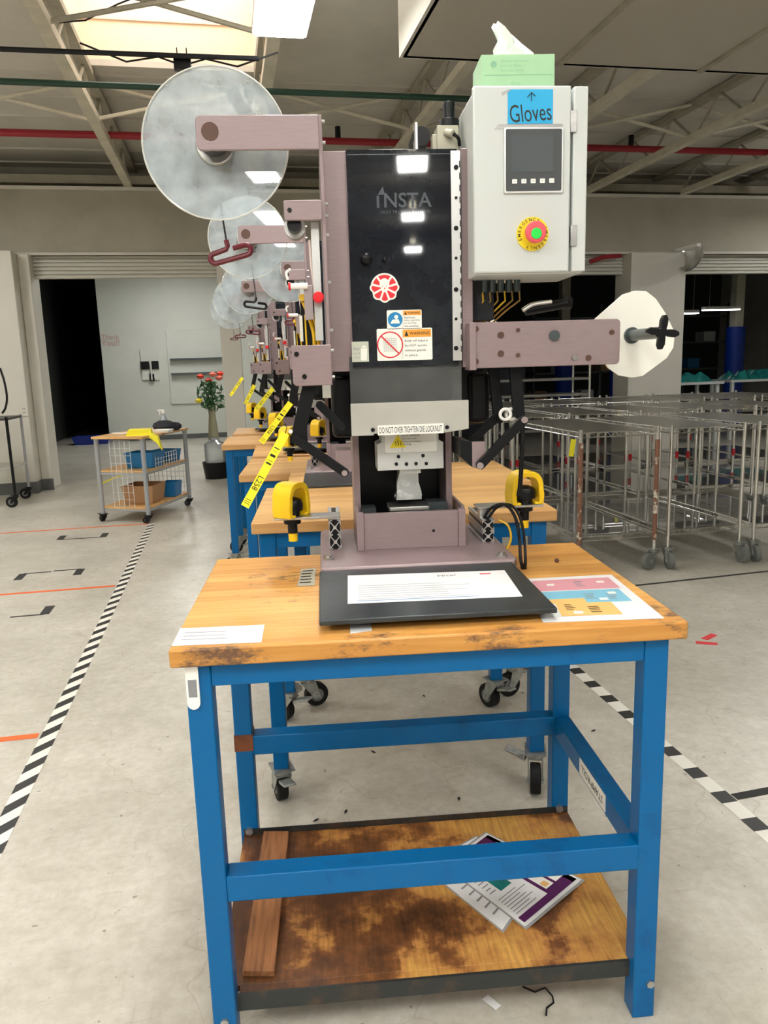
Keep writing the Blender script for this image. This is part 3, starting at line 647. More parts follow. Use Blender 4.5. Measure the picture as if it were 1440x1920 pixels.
# main upper column
ul = Q(618, 690, .51)[0]; ur = Q(888, 690, .51)[0]
zt = Q(760, 280, .5)[2]; zb = Q(760, 690, .5)[2]
dl0, dr0 = Q(656, 500, .5)[0], Q(868, 500, .5)[0]
P(MB().box(ul+.03, ur-.004, .53, .84, zb, zt-.01), 'column_housing', blackm)
P(MB().box(ul-.004, dl0+.006, .508, .524, zb-.004, zt).box(ul-.004, ul+.006, .524, .80, zb, zt), 'side_panel', mauve, bv=.001)
pr_ = MB().box(dr0-.002, ur-.002, .503, .524, zb-.002, zt+.002)
P(pr_, 'side_panel', mauve, bv=.001)
door = P(MB().box(dl0, dr0-.012, .497, .503, zb+.004, zt), 'door', doorpl, bv=.001)
P(MB().box(dl0+.001, dr0-.013, .4955, .497, zt-.012, zt-.0105), 'door_edge_line', gun, door)
hx0, hx1 = Q(847, 480, .495)[0], Q(864, 480, .495)[0]; hz0, hz1 = Q(855, 676, .495)[2], Q(855, 283, .495)[2]
P(MB().box(hx0, hx1, .492, .497, hz0, hz1), 'hinge_strip', alu, door)
hs = MB()
for i, py in enumerate([314, 371, 428, 484, 543, 598, 653]): 
    c = Q(855, py, .492); hs.cone((c[0], .4925, c[2]), (c[0], .490, c[2]), .0055 if i % 2 == 0 else .0035, n=12)
for i in range(17):
    z = hz0+.02+i*(hz1-hz0-.03)/17; hs.box(hx1-.0025, hx1-.0005, .4912, .4922, z, z+.014)
P(hs, 'hinge_screws', black, door)
# faint logo
lc = Q(760, 375, .4968); lw = Q(808, 375, .4968)[0]-Q(712, 375, .4968)[0]
lg = MB().m(logog); lh = .034; x0 = lc[0]-lw/2
lg.text('NSTA', (lc[0]+.006, .4966, lc[2]), (1, 0, 0), (0, 0, 1), width=lw*.93, bold=.015)
lg.box(x0-.007, x0-.001, .4962, .4967, lc[2]-.016, lc[2]+.010).prism([(x0-.004, lc[2]+.012), (x0+.008, lc[2]+.031), (x0+.012, lc[2]+.012)], 'y', .4962, .4967)
lg.text('HEAT TRANSFER SYSTEMS', (lc[0], .4966, lc[2]-.026), (1, 0, 0), (0, 0, 1), width=lw*.98)
P(lg, 'door_logo', None, door)
# red round emblem with scalloped rim and pale octopus
ec = Q(721, 539, .4965); R_ = .0325
em = MB()
def petals(r, rp, off=0.0):
    pts = []
    for i in range(72):
        t = 2*math.pi*i/72; up = math.sin(t) > .12
        rr = r if up else r*.90+rp*abs(math.cos(4.0*(t-math.pi*1.5)))
        pts.append((ec[0]+rr*math.cos(t), ec[2]+rr*math.sin(t)))
    return pts
em.m(labw).prism(petals(R_, .0055), 'y', .4961, .4968); em.m(inkred).prism(petals(R_-.004, .005), 'y', .4957, .4961)
em.m(labw)
for k_ in range(8):
    t = math.pi*1.5+(k_-3.5)*math.pi/4.35; 
    em.prism([(ec[0]+math.cos(t+.5)*.004, ec[2]+math.sin(t+.5)*.004), (ec[0]+math.cos(t-.5)*.004, ec[2]+math.sin(t-.5)*.004), (ec[0]+math.cos(t-.08)*R_*.97, ec[2]+math.sin(t-.08)*R_*.97), (ec[0]+math.cos(t+.08)*R_*.97, ec[2]+math.sin(t+.08)*R_*.97)], 'y', .49525+k_*.00003, .4957)
em.prism(circ(ec[0], ec[2]+.009, .0115), 'y', .4948, .4957); em.prism(circ(ec[0], ec[2]-.002, .009), 'y', .4950, .4957)
em.m(inkred)
for s in (-1, 1): em.prism(circ(ec[0]+s*.0045, ec[2]+.003, .0012, 8), 'y', .4944, .4948)
em.prism(circ(ec[0], ec[2]-.002, .0016, 8), 'y', .4944, .4948)
P(em, 'round_emblem', None, door, smooth=False)
# warning labels
def warn(px0, py0, px1, py1, name, kind):
    u0, u1, z0, z1 = rectV(px0, py0, px1, py1, .4965); w, h = u1-u0, z1-z0; mb = MB(); y = .4955
    mb.m(labw).prism(rrect(u0, u1, z0, z1, .003), 'y', y, .497)
    mb.m(orange).box(u0+w*.47, u1-w*.02, y-.0003, y, z1-h*.28, z1-h*.04)
    mb.m(ink).text('WARNING', (u0+w*.77, y-.0006, z1-h*.16), (1, 0, 0), (0, 0, 1), width=w*.36, bold=.01)
    mb.prism([(u0+w*.50, z1-h*.24), (u0+w*.57, z1-h*.24), (u0+w*.535, z1-h*.08)], 'y', y-.0006, y-.0003)
    cx, cz, r = u0+w*.235, (z0+z1)/2, h*.40
    if kind == 'blue':
        mb.m(inkblue).prism(circ(cx, cz, r), 'y', y-.0003, y)
        mb.m(labw).prism(circ(cx+r*.15, cz+r*.35, r*.28, 12), 'y', y-.0006, y-.0003).prism([(cx-r*.65, cz-r*.5), (cx+r*.65, cz-r*.5), (cx+r*.45, cz+r*.05), (cx-r*.4, cz)], 'y', y-.0006, y-.0003)
        L = [('Read manual', .3), ('before operating', .44), ('or servicing', .34), ('this machine', .40)]
    else:
        mb.m(inkgrey)
        for i in range(7): mb.box(cx-r*.5+i*r*.16, cx-r*.5+i*r*.16+.0006, y-.0003, y, cz-r*.55, cz+r*.55).box(cx-r*.5, cx+r*.5, y-.0003, y, cz-r*.5+i*r*.16, cz-r*.5+i*r*.16+.0006)
        mb.m(inkred); ring = [(cx+r*math.cos(t), y-.0002, cz+r*math.sin(t)) for t in [2*math.pi*i/28 for i in range(28)]]
        mb.tube(ring, .0016, 5, True).tube([(cx-r*.7, y-.0008, cz+r*.7), (cx+r*.7, y-.0008, cz-r*.7)], .0018, 5)
        L = [('Risk of injury', .42), ('Do NOT operate', .40), ('without guards', .38), ('in place.', .24)]
    mb.m(ink)
    for i, (t, ww) in enumerate(L): mb.text(t, (u0+w*(.50+ww/2), y-.0006, z1-h*(.40+i*.15)), (1, 0, 0), (0, 0, 1), width=w*ww, height=h*.09)
    mb.m(inkgrey)
    mb.box(u0+w*.455, u0+w*.46, y-.0003, y, z0+h*.05, z1-h*.05)
    P(mb, name, None, door, smooth=False)
warn(725, 582, 791, 616, 'safety_label', 'blue'); warn(706, 617, 811, 674, 'safety_label', 'red')
u0, u1, z0, z1 = rectV(659, 641, 692, 678, .4965); y = .4955
gb = MB().m(labgrey).box(u0, u1, y, .497, z0, z1).m(labw)
gx = u0+(u1-u0)*.70; w = u1-u0
gb.prism([(gx-w*.18, z0+w*.12), (gx-w*.05, z0+w*.05), (gx+w*.05, z0+w*.1), (gx+w*.17, z0+w*.05), (gx+w*.2, z0+w*.75), (gx+w*.1, z0+w*.93), (gx-w*.06, z0+w*.93), (gx-w*.16, z0+w*.7)], 'y', y-.0004, y)
gb.m(ink).prism(circ(gx-.0015, z0+w*.8, .001, 8), 'y', y-.0007, y-.0004).prism(circ(gx+.0035, z0+w*.8, .001, 8), 'y', y-.0007, y-.0004)
gb.m(inkgrey)
for i, t in enumerate(['Stay', 'out of', 'TROUBLE']): gb.text(t, (u0+w*.28, y-.0007, z0+w*(.75-i*.25)), (1, 0, 0), (0, 0, 1), width=w*.4)
P(gb, 'ghost_sticker', None, door, smooth=False)
kc = Q(686, 486, .497); dk_ = MB().sph((kc[0], .488, kc[2]), .014, 16); P(dk_, 'door_knob', black, door)
kc = Q(721, 487, .497); P(MB().sph((kc[0], .493, kc[2]), .006, 12), 'door_latch', black, door)
# lower clear guard and strip
u0, u1, z0, z1 = rectV(655, 686, 866, 800, .506)
P(MB().box(u0, u1, .503, .507, z0, z1+.02), 'tinted_guard', tint)
u0, u1, z0, z1 = rectV(657, 757, 879, 812, .49); ua, _, za, zb_ = rectV(657, 790, 708, 816, .49); ub = Q(832, 780, .49)[0]
st = P(MB().prism([(u0, za), (ua+.055, za), (ua+.055, za+.004), (ub, za+.004), (ub, za), (u1, za+.008), (u1, z1), (u0, z1)], 'y', .488, .493), 'clear_strip', strip, bv=.001)
sc = MB(); screw(sc, 699, 806, .488, .005); screw(sc, 838, 801, .488, .005); P(sc, 'strip_screws', blackm, st)
u0, u1, z0, z1 = rectV(708, 798, 832, 812, .486)
P(MB().m(labw).box(u0, u1, .4865, .488, z0, z1).m(ink).text('DO NOT OVER TIGHTEN DIE LOCKNUT', ((u0+u1)/2, .486, (z0+z1)/2), (1, 0, 0), (0, 0, 1), width=(u1-u0)*.95, height=(z1-z0)*.62), 'strip_label', None, st)
gx0, gz = Q(850, 700, .515)[0], Q(850, 700, .515)[2]
P(MB().box(gx0, gx0+.018, .515, .535, gz-.07, gz+.01), 'guard_mount', white)

# left bracket plate seen edge-on, arms, reel
b0 = Q(598, 215, .44); b1 = Q(621, 720, .44)
bx = (b0[0]+b1[0])/2
P(MB().box(bx-.004, bx+.004, .44, .56, b1[2], b0[2]), 'upright_bar', mauve, bv=.001)
P(MB().box(bx+.002, ul, .53, .56, zb+.05, zt-.06), 'bar_spacer', mauve)
s_ = MB()
for py in (228, 268, 383, 405, 441, 530, 620, 657, 707):
    z = Q(608, py, .47)[2]; s_.cone((bx+.004, .47, z), (bx+.011, .47, z), .004, n=8)
P(s_, 'bar_screws', steel)
u0, _, z0, z1 = rectV(365, 217, 598, 281, .43)
P(MB().prism(rrect(u0, bx-.003, z0, z1, .012, (1, 0, 0, 1)), 'y', .425, .435), 'reel_arm', mauve, bv=.002)
hc = Q(393, 245, .42)
P(MB().cone((hc[0], .426, hc[2]), (hc[0], .4235, hc[2]), .0185, n=28), 'axle_cap', mauve_d)
def disc_mesh(c, r, hole, th=.004):
    pts = circ(c[0], c[2], r, 72); ph = circ(c[0], c[2], hole, 72); n = 72; mb = MB()
    vs = [(p[0], c[1], p[1]) for p in pts]+[(p[0], c[1]+th, p[1]) for p in pts]+[(p[0], c[1], p[1]) for p in ph]+[(p[0], c[1]+th, p[1]) for p in ph]
    fs = []
    for i in range(n):
        j = (i+1) % n; fs += [(i, j, 2*n+j, 2*n+i), (n+i, 3*n+i, 3*n+j, n+j)]
        fs += [(2*n+i, 2*n+j, 3*n+j, 3*n+i)]
    mb.m(acrylic).add(vs, fs)
    mb.m(acryledge).add(vs[:2*n], [(i, n+i, n+(i+1) % n, (i+1) % n) for i in range(n)])
    ring = [(c[0]+(r-.001)*math.cos(2*math.pi*i/n), c[1]-.001, c[2]+(r-.001)*math.sin(2*math.pi*i/n)) for i in range(n)]
    mb.tube(ring, .0022, 5, True)
    return mb
dcen = Q(407, 270, .52); dr_ = (Q(545, 270, .52)[0]-Q(270, 270, .52)[0])/2
P(disc_mesh((hc[0], .52, dcen[2]), dr_, .03), 'reel_disc', None)
hcz = (hc[2]+dcen[2])/2; cx = hc[0]
P(MB().cone((cx, .436, hc[2]), (cx, .60, hc[2]), .016, n=20), 'axle', blackm)
P(MB().m(gun).cone((cx, .525, hc[2]-.004), (cx, .61, hc[2]-.004), .048, n=32).m(steel).cone((cx, .50, hc[2]-.004), (cx, .52, hc[2]-.004), .044, n=32), 'reel_hub', None, bv=.003)
P(MB().cone((cx, .455, hc[2]), (cx, .50, hc[2]), .033, n=24), 'hub_nut', black, bv=.002)
# second small arm with roller
u0, _, z0, z1 = rectV(531, 376, 606, 413, .43)
P(MB().prism(rrect(u0, bx-.003, z0, z1, .004), 'y', .425, .435), 'guide_arm', mauve, bv=.002)
c = Q(543, 394, .425); P(MB().cone((c[0], .4255, c[2]), (c[0], .423, c[2]), .005, n=12), 'screw', black)
c = Q(553, 428, .49); rl = MB().m(black).cone((c[0], .44, c[2]), (c[0], .55, c[2]), .016, n=16).m(alu)
for i, y in enumerate((.475, .50, .525)): rl.cone((c[0], y, c[2]), (c[0], y+.010, c[2]), .024-.001*i, n=24)
P(rl, 'guide_roller', None)
# pneumatic cylinder, knob, tube
z0, z1 = Q(605, 760, .48)[2], Q(605, 418, .48)[2]; xr_ = bx-.018
P(MB().box(xr_-.012, xr_+.006, .47, .488, z0+.15, z1), 'slide_rail', alu)
P(MB().box(xr_-.034, xr_-.014, .46, .48, Q(590, 600, .47)[2], Q(590, 535, .47)[2]), 'slide_block', mauve_edge, bv=.001)
kc = Q(597, 558, .45); P(MB().cone((kc[0], .455, kc[2]), (kc[0], .435, kc[2]), .0125, n=24), 'red_knob', red, bv=.003)
P(MB().cone((kc[0], .48, kc[2]), (kc[0], .455, kc[2]), .008, n=16), 'knob_stem', alu)
c = Q(577, 536, .45); e_ = Q(545, 537, .45)
P(MB().cone((c[0], .45, c[2]), (e_[0], .45, e_[2]), .007, n=14), 'plastic_tube', white); P(MB().cone((e_[0], .45, e_[2]), (e_[0]-.005, .45, e_[2]), .009, n=14), 'red_tip', red)
P(MB().tube([Q(540, 525, .455), Q(537, 512, .455), Q(545, 504, .455)], .003, 8), 'bent_tube', white)
P(MB().tube([Q(580, 450, .48), Q(583, 490, .48), Q(588, 535, .48), Q(589, 560, .48)], .0025, 8), 'air_hose', hosem)
for k_, off_ in enumerate((0, 8)):
    P(MB().tube([Q(568+off_*.3, 565, .50), Q(578+off_, 590, .50), Q(588+off_, 625, .50), Q(590+off_, 655, .50)], .0045, 8), 'signal_cable', cable_y)
P(MB().tube([Q(572, 590, .49), Q(574, 630, .49), Q(576, 660, .49)], .002, 8), 'signal_cable', cable_y)
c = Q(569, 562, .497); P(MB().cone((c[0], .50, c[2]), (c[0]-.002, .48, c[2]+.004), .008, n=14), 'cable_plug', cable_y)
u0, u1, z0, z1 = rectV(562, 555, 598, 655, .52); P(MB().box(u0, u1, .52, .54, z0, z1), 'sensor_box', black)
u0, u1, z0, z1 = rectV(561, 592, 569, 640, .515); P(MB().box(u0, u1, .512, .52, z0, z1), 'terminal_strip', white)
# lower left bracket
u0, _, z0, z1 = rectV(546, 648, 620, 722, .43); 
P(MB().prism(rrect(u0, bx+.004, z0, z1, .010, (1, 0, 0, 0)), 'y', .425, .438), 'pivot_plate', mauve, bv=.002)
s_ = MB(); screw(s_, 556, 664, .425, .0055); screw(s_, 571, 706, .425, .0055); P(s_, 'screws', black)
def link(p, q, v, w, name='lever_link', th=.014, mt=None):
    a, b = Q(*p, v), Q(*q, v); d = Vector((b[0]-a[0], 0, b[2]-a[2])); L = d.length; ang = math.atan2(d.z, d.x)
    pts = []
    for i in range(9): t = math.pi/2+math.pi*i/8; pts.append((math.cos(t)*w, math.sin(t)*w))
    for i in range(9): t = -math.pi/2+math.pi*i/8; pts.append((L+math.cos(t)*w, math.sin(t)*w))
    mb = MB().prism([(a[0]+x*math.cos(ang)-y*math.sin(ang), a[2]+x*math.sin(ang)+y*math.cos(ang)) for x, y in pts], 'y', v, v+th)
    return P(mb, name, mt or blackm, bv=.001)
link((582, 715), (560, 812), .46, .016); link((556, 825), (646, 886), .445, .0105)
link((600, 760), (640, 800), .50, .010)
c = Q(646, 887, .445); P(MB().cone((c[0], .446, c[2]), (c[0], .441, c[2]), .007, n=16), 'pivot_pin', mauve_edge)
c = Q(558, 815, .45); P(MB().prism(rrect(c[0]-.014, c[0]+.022, c[2]-.022, c[2]+.012, .005), 'y', .455, .50), 'pivot_block', black)
P(MB().cone((c[0]-.016, .452, c[2]+.008), (c[0]-.016, .456, c[2]+.008), .005, n=14), 'pivot_washer', white)
u0, u1, z0, z1 = rectV(630, 845, 660, 882, .52); P(MB().box(u0, u1, .52, .60, z0, z1), 'lever_mount', mauve, bv=.001)
# right lever linkage
link((926, 690), (936, 785), .56, .013); link((930, 785), (888, 822), .56, .011)
link((966, 690), (974, 775), .50, .014); link((983, 788), (902, 872), .455, .011)
for px, py in [(983, 787), (900, 873)]: c = Q(px, py, .455); P(MB().cone((c[0], .456, c[2]), (c[0], .450, c[2]), .008, n=16), 'pivot_pin', mauve_edge)
for dx in (0, 14):
    c = Q(944+dx, 776, .52); ring = [(c[0]+.013*math.cos(t), .50+dx*.001, c[2]+.013*math.sin(t)) for t in [2*math.pi*i/16 for i in range(16)]]
    P(MB().tube(ring, .004, 8, True), 'white_roller', white)
u0, u1, z0, z1 = rectV(885, 829, 910, 878, .47); P(MB().prism([(u0, z0+.004), (u1-.006, z0-.004), (u1, z0+.012), (u1, z1), (u0, z1)], 'y', .47, .49), 'lever_mount', mauve, bv=.001)
P(MB().prism([(u0-.028, z0+.03), (u0, z0+.004), (u0, z1), (u0-.028, z1+.006)], 'y', .47, .60), 'mount_block', blackm)
P(MB().tube([Q(975, 700, .58), Q(980, 800, .58), Q(976, 900, .58), Q(972, 930, .58)], .006, 8), 'black_hose', rubber)
# extrusions with T-slot faces
def extr(pxl, pyt, pxr, pyb, v0, v1):
    u0, u1, z0, z1 = rectV(pxl, pyt, pxr, pyb, v0); z0 = .933; w = u1-u0; h = z1-z0
    mb = MB().m(black).box(u0+.003, u1-.003, v0+.004, v1, z0+.003, z1-.003).m(alu)
    t = .0022
    for k_ in (0, 1):
        c0_, c1_ = z0+h*k_/2, z0+h*(k_+1)/2; cz, cx_ = (c0_+c1_)/2, (u0+u1)/2
        for sx in (-1, 1):
            for sz in (-1, 1):
                ex, ez = cx_+sx*w/2, cz+sz*h/4
                mb.box(min(ex, ex-sx*w*.30), max(ex, ex-sx*w*.30), v0, v1, min(ez, ez-sz*t), max(ez, ez-sz*t))
                mb.box(min(ex, ex-sx*t), max(ex, ex-sx*t), v0, v1, min(ez, ez-sz*h*.15), max(ez, ez-sz*h*.15))
                a_ = (cx_+sx*.002, cz+sz*.002); b_ = (ex-sx*.001, ez-sz*.001); nx, nz = (b_[1]-a_[1]), -(b_[0]-a_[0]); l_ = math.hypot(nx, nz); nx, nz = nx/l_*.0011, nz/l_*.0011
                mb.prism([(a_[0]-nx, a_[1]-nz), (a_[0]+nx, a_[1]+nz), (b_[0]+nx, b_[1]+nz), (b_[0]-nx, b_[1]-nz)], 'y', v0, v0+.03)
        mb.cone((cx_, v0-.0003, cz), (cx_, v0+.03, cz), .0045, n=12)
    return P(mb, 'slotted_rail', None), u0, u1, z1
_, eu0, eu1, ez = extr(616, 976, 641, 1036, .60, .80)
_, fu0, fu1, fz = extr(904, 975, 927, 1024, .60, .80)
# two-hand buttons under yellow guards
def guardbtn(cu_, cv, z, rot, plate):
    b = P(MB().box(*plate, z-.006, z), 'button_bracket', steel, bv=.001)
    M = Matrix.Translation((cu_, cv, z)) @ Matrix.Rotation(rot, 4, 'Z') @ Matrix.Scale(1.08, 4)
    g_ = MB(); g_.M = M; oo = []; ii = []
    for i in range(13):
        t = math.pi*i/12; oo.append((.041*math.cos(t)**1 if True else 0, .040+.040*math.sin(t)))
    outer = [(.041, 0), (.043, .025)]+[(.041*math.copysign(abs(math.cos(t))**.7, math.cos(t)), .035+.048*abs(math.sin(t))**.8) for t in [math.pi*i/12 for i in range(13)]]+[(-.043, .025), (-.041, 0)]
    inner = [(-.029, 0), (-.030, .02)]+[(.028*math.copysign(abs(math.cos(t))**.7, math.cos(t)), .035+.034*abs(math.sin(t))**.8) for t in [math.pi-math.pi*i/12 for i in range(13)]]+[(.030, .02), (.029, 0)]
    n = len(outer); vs = [(x, -.026, z_) for x, z_ in outer]+[(x, .026, z_) for x, z_ in outer]; inn = inner[::-1]
    vs += [(x, -.026, z_) for x, z_ in inn]+[(x, .026, z_) for x, z_ in inn]; fs = []
    for i in range(n-1):
        fs += [(i, i+1, n+i+1, n+i), (2*n+i, 3*n+i, 3*n+i+1, 2*n+i+1), (i, 2*n+i, 2*n+i+1, i+1), (n+i, n+i+1, 3*n+i+1, 3*n+i)]
    fs += [(0, n, 3*n, 2*n), (n-1, 2*n+n-1, 3*n+n-1, n+n-1)]
    g_.add(vs, fs)
    for s in (-1, 1): g_.box(min(s*.018, s*.036), max(s*.018, s*.036), -.026, .026, 0, .006)
    P(g_, 'yellow_guard', yellow, b, .002)
    k_ = MB(); k_.M = M; k_.lathe([(.018, 0), (.02, .012), (.027, .014), (.028, .030), (.024, .040), (.012, .045), (.001, .046)]); P(k_, 'palm_button', black, b)
    s2 = MB(); s2.M = M; s2.cone((0, 0, -.018), (0, 0, -.006), .021, n=20).cone((0, 0, -.042), (0, 0, -.018), .012, n=16); P(s2, 'button_socket', black, b)
    s3 = MB(); s3.M = M; s3.cone((0, 0, -.062), (0, 0, -.042), .011, n=12); P(s3, 'yellow_gland', yellow, b)
    return b
gl = Q(548, 978, .62); gz = ez+.012
P(MB().box(eu0+.002, eu1-.002, .61, .64, ez, gz-.006), 'spacer', alu)
guardbtn(gl[0], .625, gz, rad(55), (gl[0]-.045, eu1, .595, .655))
gr = Q(983, 958, .66); P(MB().box(fu0+.002, fu1-.002, .64, .67, fz, gz-.006), 'spacer', alu)
guardbtn(gr[0], .66, gz, rad(8), (fu0-.005, gr[0]+.045, .63, .69))
for k_, (dx, r) in enumerate([(0, .0045), (9, .004)]):
    P(MB().tube([Q(903+dx, 978, .63), Q(922+dx, 952, .62), Q(948+dx, 947, .61), Q(966+dx, 970, .60), Q(974+dx, 1010, .57), QZ(976+dx, 1045, .935), QZ(980+dx*.5, 1066, .907)], r, 8), 'black_hose', rubber)
P(MB().tube([Q(935, 975, .64), Q(952, 985, .63), Q(958, 1010, .63), Q(948, 1035, .63)], .003, 8), 'signal_cable', cable_y)
# right arm plate
a0 = Q(870, 606, .46); a1 = Q(1160, 685, .46); a2 = Q(1150, 598, .46)
P(MB().prism(rrect(ur-.012, a1[0], a1[2]+.003, a2[2], .010, (0, 1, 1, 0)), 'y', .455, .468), 'brake_arm', mauve, bv=.002)
P(MB().box(ur-.02, ur-.005, .45, .52, a1[2]-.001, a2[2]), 'arm_flange', mauve, bv=.001)
s_ = MB()
for px, py, r in [(892, 617, .007), (892, 678, .007), (939, 628, .0075), (939, 663, .0075), (971, 619, .005), (971, 666, .005), (1147, 623, .006), (1103, 671, .007)]: screw(s_, px, py, .455, r)
P(s_, 'screws', mauve_d); s_ = MB(); screw(s_, 1077, 670, .455, .007, -.005); P(s_, 'bright_screw', steel)
s_ = MB(); screw(s_, 1039, 629, .455, .0125, -.006); P(s_, 'arm_stud', gun)
dv = .55; dpts = [(1113, 600), (1168, 552), (1190, 545), (1212, 546), (1230, 560), (1250, 590), (1266, 625), (1263, 652), (1250, 672), (1205, 705), (1185, 708), (1160, 704), (1140, 690), (1122, 660)]
pp = [Q(x, y, dv) for x, y in dpts]
P(MB().prism([(p[0], p[2]) for p in pp], 'y', dv, dv+.006), 'octagonal_reel_disc', offwhite, bv=.001)
sc0 = Q(1184, 629, dv); sv = .38
P(MB().cone((sc0[0], dv+.04, sc0[2]), (sc0[0], sv, sc0[2]), .0135, n=24).cone((sc0[0], dv, sc0[2]), (sc0[0], dv-.006, sc0[2]), .02, n=24), 'reel_shaft', gun)
P(MB().cone((sc0[0]-.12, dv+.05, sc0[2]), (sc0[0]+.02, dv+.05, sc0[2]), .012, n=12), 'reel_shaft_holder', blackm)
star = []
for i in range(32):
    t = 2*math.pi*i/32; rr = .010+.030*abs(math.cos(2*t+.25))**2.4; star.append((sc0[0]+rr*math.cos(t), sc0[2]+rr*math.sin(t)))
P(MB().prism(star, 'y', sv-.014, sv), 'star_knob', black, bv=.003)
# control cabinet
v0 = .40; cb0 = Q(888, 160, v0); cb1 = Q(1068, 509, v0); rr0 = Q(1078, 160, v0); rr1 = Q(1103, 495, v0)
zt_ = cb0[2]; zb_ = cb1[2]; vb = .64; uL, uD, uR = (cb0[0]+Q(888, 508, v0)[0])/2, Q(1070, 300, v0)[0], Q(1102, 300, v0)[0]
cab = P(MB().box(uL+.006, uR, v0+.02, .61, zb_-.002, zt_-.002), 'control_cabinet', boxgrey, bv=.004)
P(MB().box(uD+.006, uR, v0+.002, v0+.02, zb_+.0, zt_-.001), 'cabinet_side_flange', boxgrey, cab, .003)
P(MB().box(uL, uD, v0, v0+.018, zb_, zt_), 'cabinet_door', boxgrey, cab, .004)
for px, py in [(1076, 228), (1076, 442)]:
    c = Q(px, py, v0); P(MB().box(c[0]-.008, c[0]+.006, v0-.003, v0+.01, c[2]-.022, c[2]+.022), 'cabinet_hinge', steel, cab, .001)
u0, u1, z0, z1 = rectV(944, 240, 1054, 362, v0); y = v0-.006
P(MB().prism(rrect(u0, u1, z0, z1, .003), 'y', y, v0), 'display_bezel', alu, cab, .001)
P(MB().prism(rrect(u0+.004, u1-.004, z0+.004, z1-.004, .003), 'y', y-.001, y), 'display_panel', bezel, cab)
a, b, c, d = rectV(958, 254, 1037, 322, v0-.007); P(MB().box(a, b, y-.0018, y-.001, c, d), 'display_screen', screen, cab)
kb = MB().m(white)
for i in range(5):
    c = Q(965+i*17.4, 340-i*.4, v0-.008); kb.m(white).prism(rrect(c[0]-.0055, c[0]+.0055, c[2]-.0045, c[2]+.0045, .001), 'y', y-.002, y-.001).m(inkgrey).text(['MENU', 'UP', 'DN', 'SET', 'RUN'][i], (c[0], y-.0022, c[2]), (1, 0, 0), (0, 0, 1), width=.006)
P(kb, 'display_keys', None, cab)
# emergency stop
c = Q(998, 439, v0); er = .0305
es = MB().m(lab_y).cone((c[0], v0, c[2]), (c[0], v0-.004, c[2]), er*1.18, n=40).m(ink)
for word, a0 in [('EMERGENCY', 135), ('EMERGENCY', 315)]:
    for i, ch in enumerate(word):
        t = rad(a0-(i-4)*17); rr = er*1.0; q = (c[0]+rr*math.cos(t), v0-.0045, c[2]+rr*math.sin(t))
        es.text(ch, q, (math.sin(t), 0, -math.cos(t)), (math.cos(t), 0, math.sin(t)), height=.0068, bold=.01)
est = P(es, 'emergency_stop', None, cab)
c2 = Q(1003, 436, v0-.03)
P(MB().cone((c[0], v0-.002, c[2]), (c[0], v0-.02, c[2]), .015, n=24), 'stop_collar', red, est)
P(MB().cone((c[0], v0-.034, c[2]), (c[0], v0-.018, c[2]), .0238, .022, n=32), 'stop_mushroom', redm, est, .004)
P(MB().cone((c[0]+.0, v0-.0365, c[2]-.004), (c[0], v0-.030, c[2]-.004), .0118, n=20), 'stop_lamp', green, est, .001)
# blue glove sign with tape
u0, u1, z0, z1 = rectV(952, 168, 1036, 232, v0); y = v0-.0015
sg = MB().m(cyan).box(u0, u1, y, v0, z0, z1).m(ink).text('Gloves', ((u0+u1)/2, y-.0005, z0+(z1-z0)*.32), (1, 0, .06), (-.12, 0, 1), width=(u1-u0)*.92, height=(z1-z0)*.52)
ax, az = (u0+u1)/2+.002, z0+(z1-z0)*.78
sg.tube([(ax, y-.001, az-.009), (ax, y-.001, az+.009)], .0009, 5).tube([(ax-.009, y-.001, az-.001), (ax, y-.001, az+.009), (ax+.008, y-.001, az+.001)], .0009, 5)
P(sg, 'glove_sign', None, cab)
P(MB().prism([(u0-.03, z0-.010), (u1+.022, z0-.006), (u1+.022, z0-.001), (u0-.02, z0-.001)], 'y', y-.0008, v0).prism([(u0-.01, z1-.012), (u0+.006, z1-.002), (u0+.004, z1+.001), (u0-.014, z1-.006)], 'y', y-.0008, v0), 'tape_strip', plasticfilm, cab)
gd = MB()
for i in range(5): gd.cone((uL+.05+i*.02, .53, zb_-.003), (uL+.05+i*.02, .53, zb_-.030), .008, n=10)
P(gd, 'cable_glands', gun, cab)
for i in range(6):
    x = uL+.045+i*.018; P(MB().tube([(x, .53, zb_-.028), (x+.002, .53, zb_-.05), (x-.012-i*.004, .54, zb_-.075), (x-.03-i*.006, .55, zb_-.10)], .0022, 6), 'cabinet_cable', cable_b if i % 3 else cable_y)
u0, u1, z0, z1 = rectV(888, 510, 926, 600, .53); P(MB().box(u0-.004, u1, .53, .66, z0, z1+.01), 'transformer_box', blackf, bv=.002)
c = Q(985, 583, .56); d = Q(1065, 568, .56)
P(MB().m(black).cone((c[0], .56, c[2]), (d[0], .56, d[2]), .012, n=16).cone((d[0]-.004, .56, d[2]), (d[0]+.008, .56, d[2]), .015, n=6), 'air_cylinder', None)
c = Q(985, 577, .55); d = Q(1030, 562, .55); P(MB().tube([Q(980, 582, .55), Q(1000, 571, .55), Q(1034, 566, .55)], .006, 10), 'air_fitting', chrome)
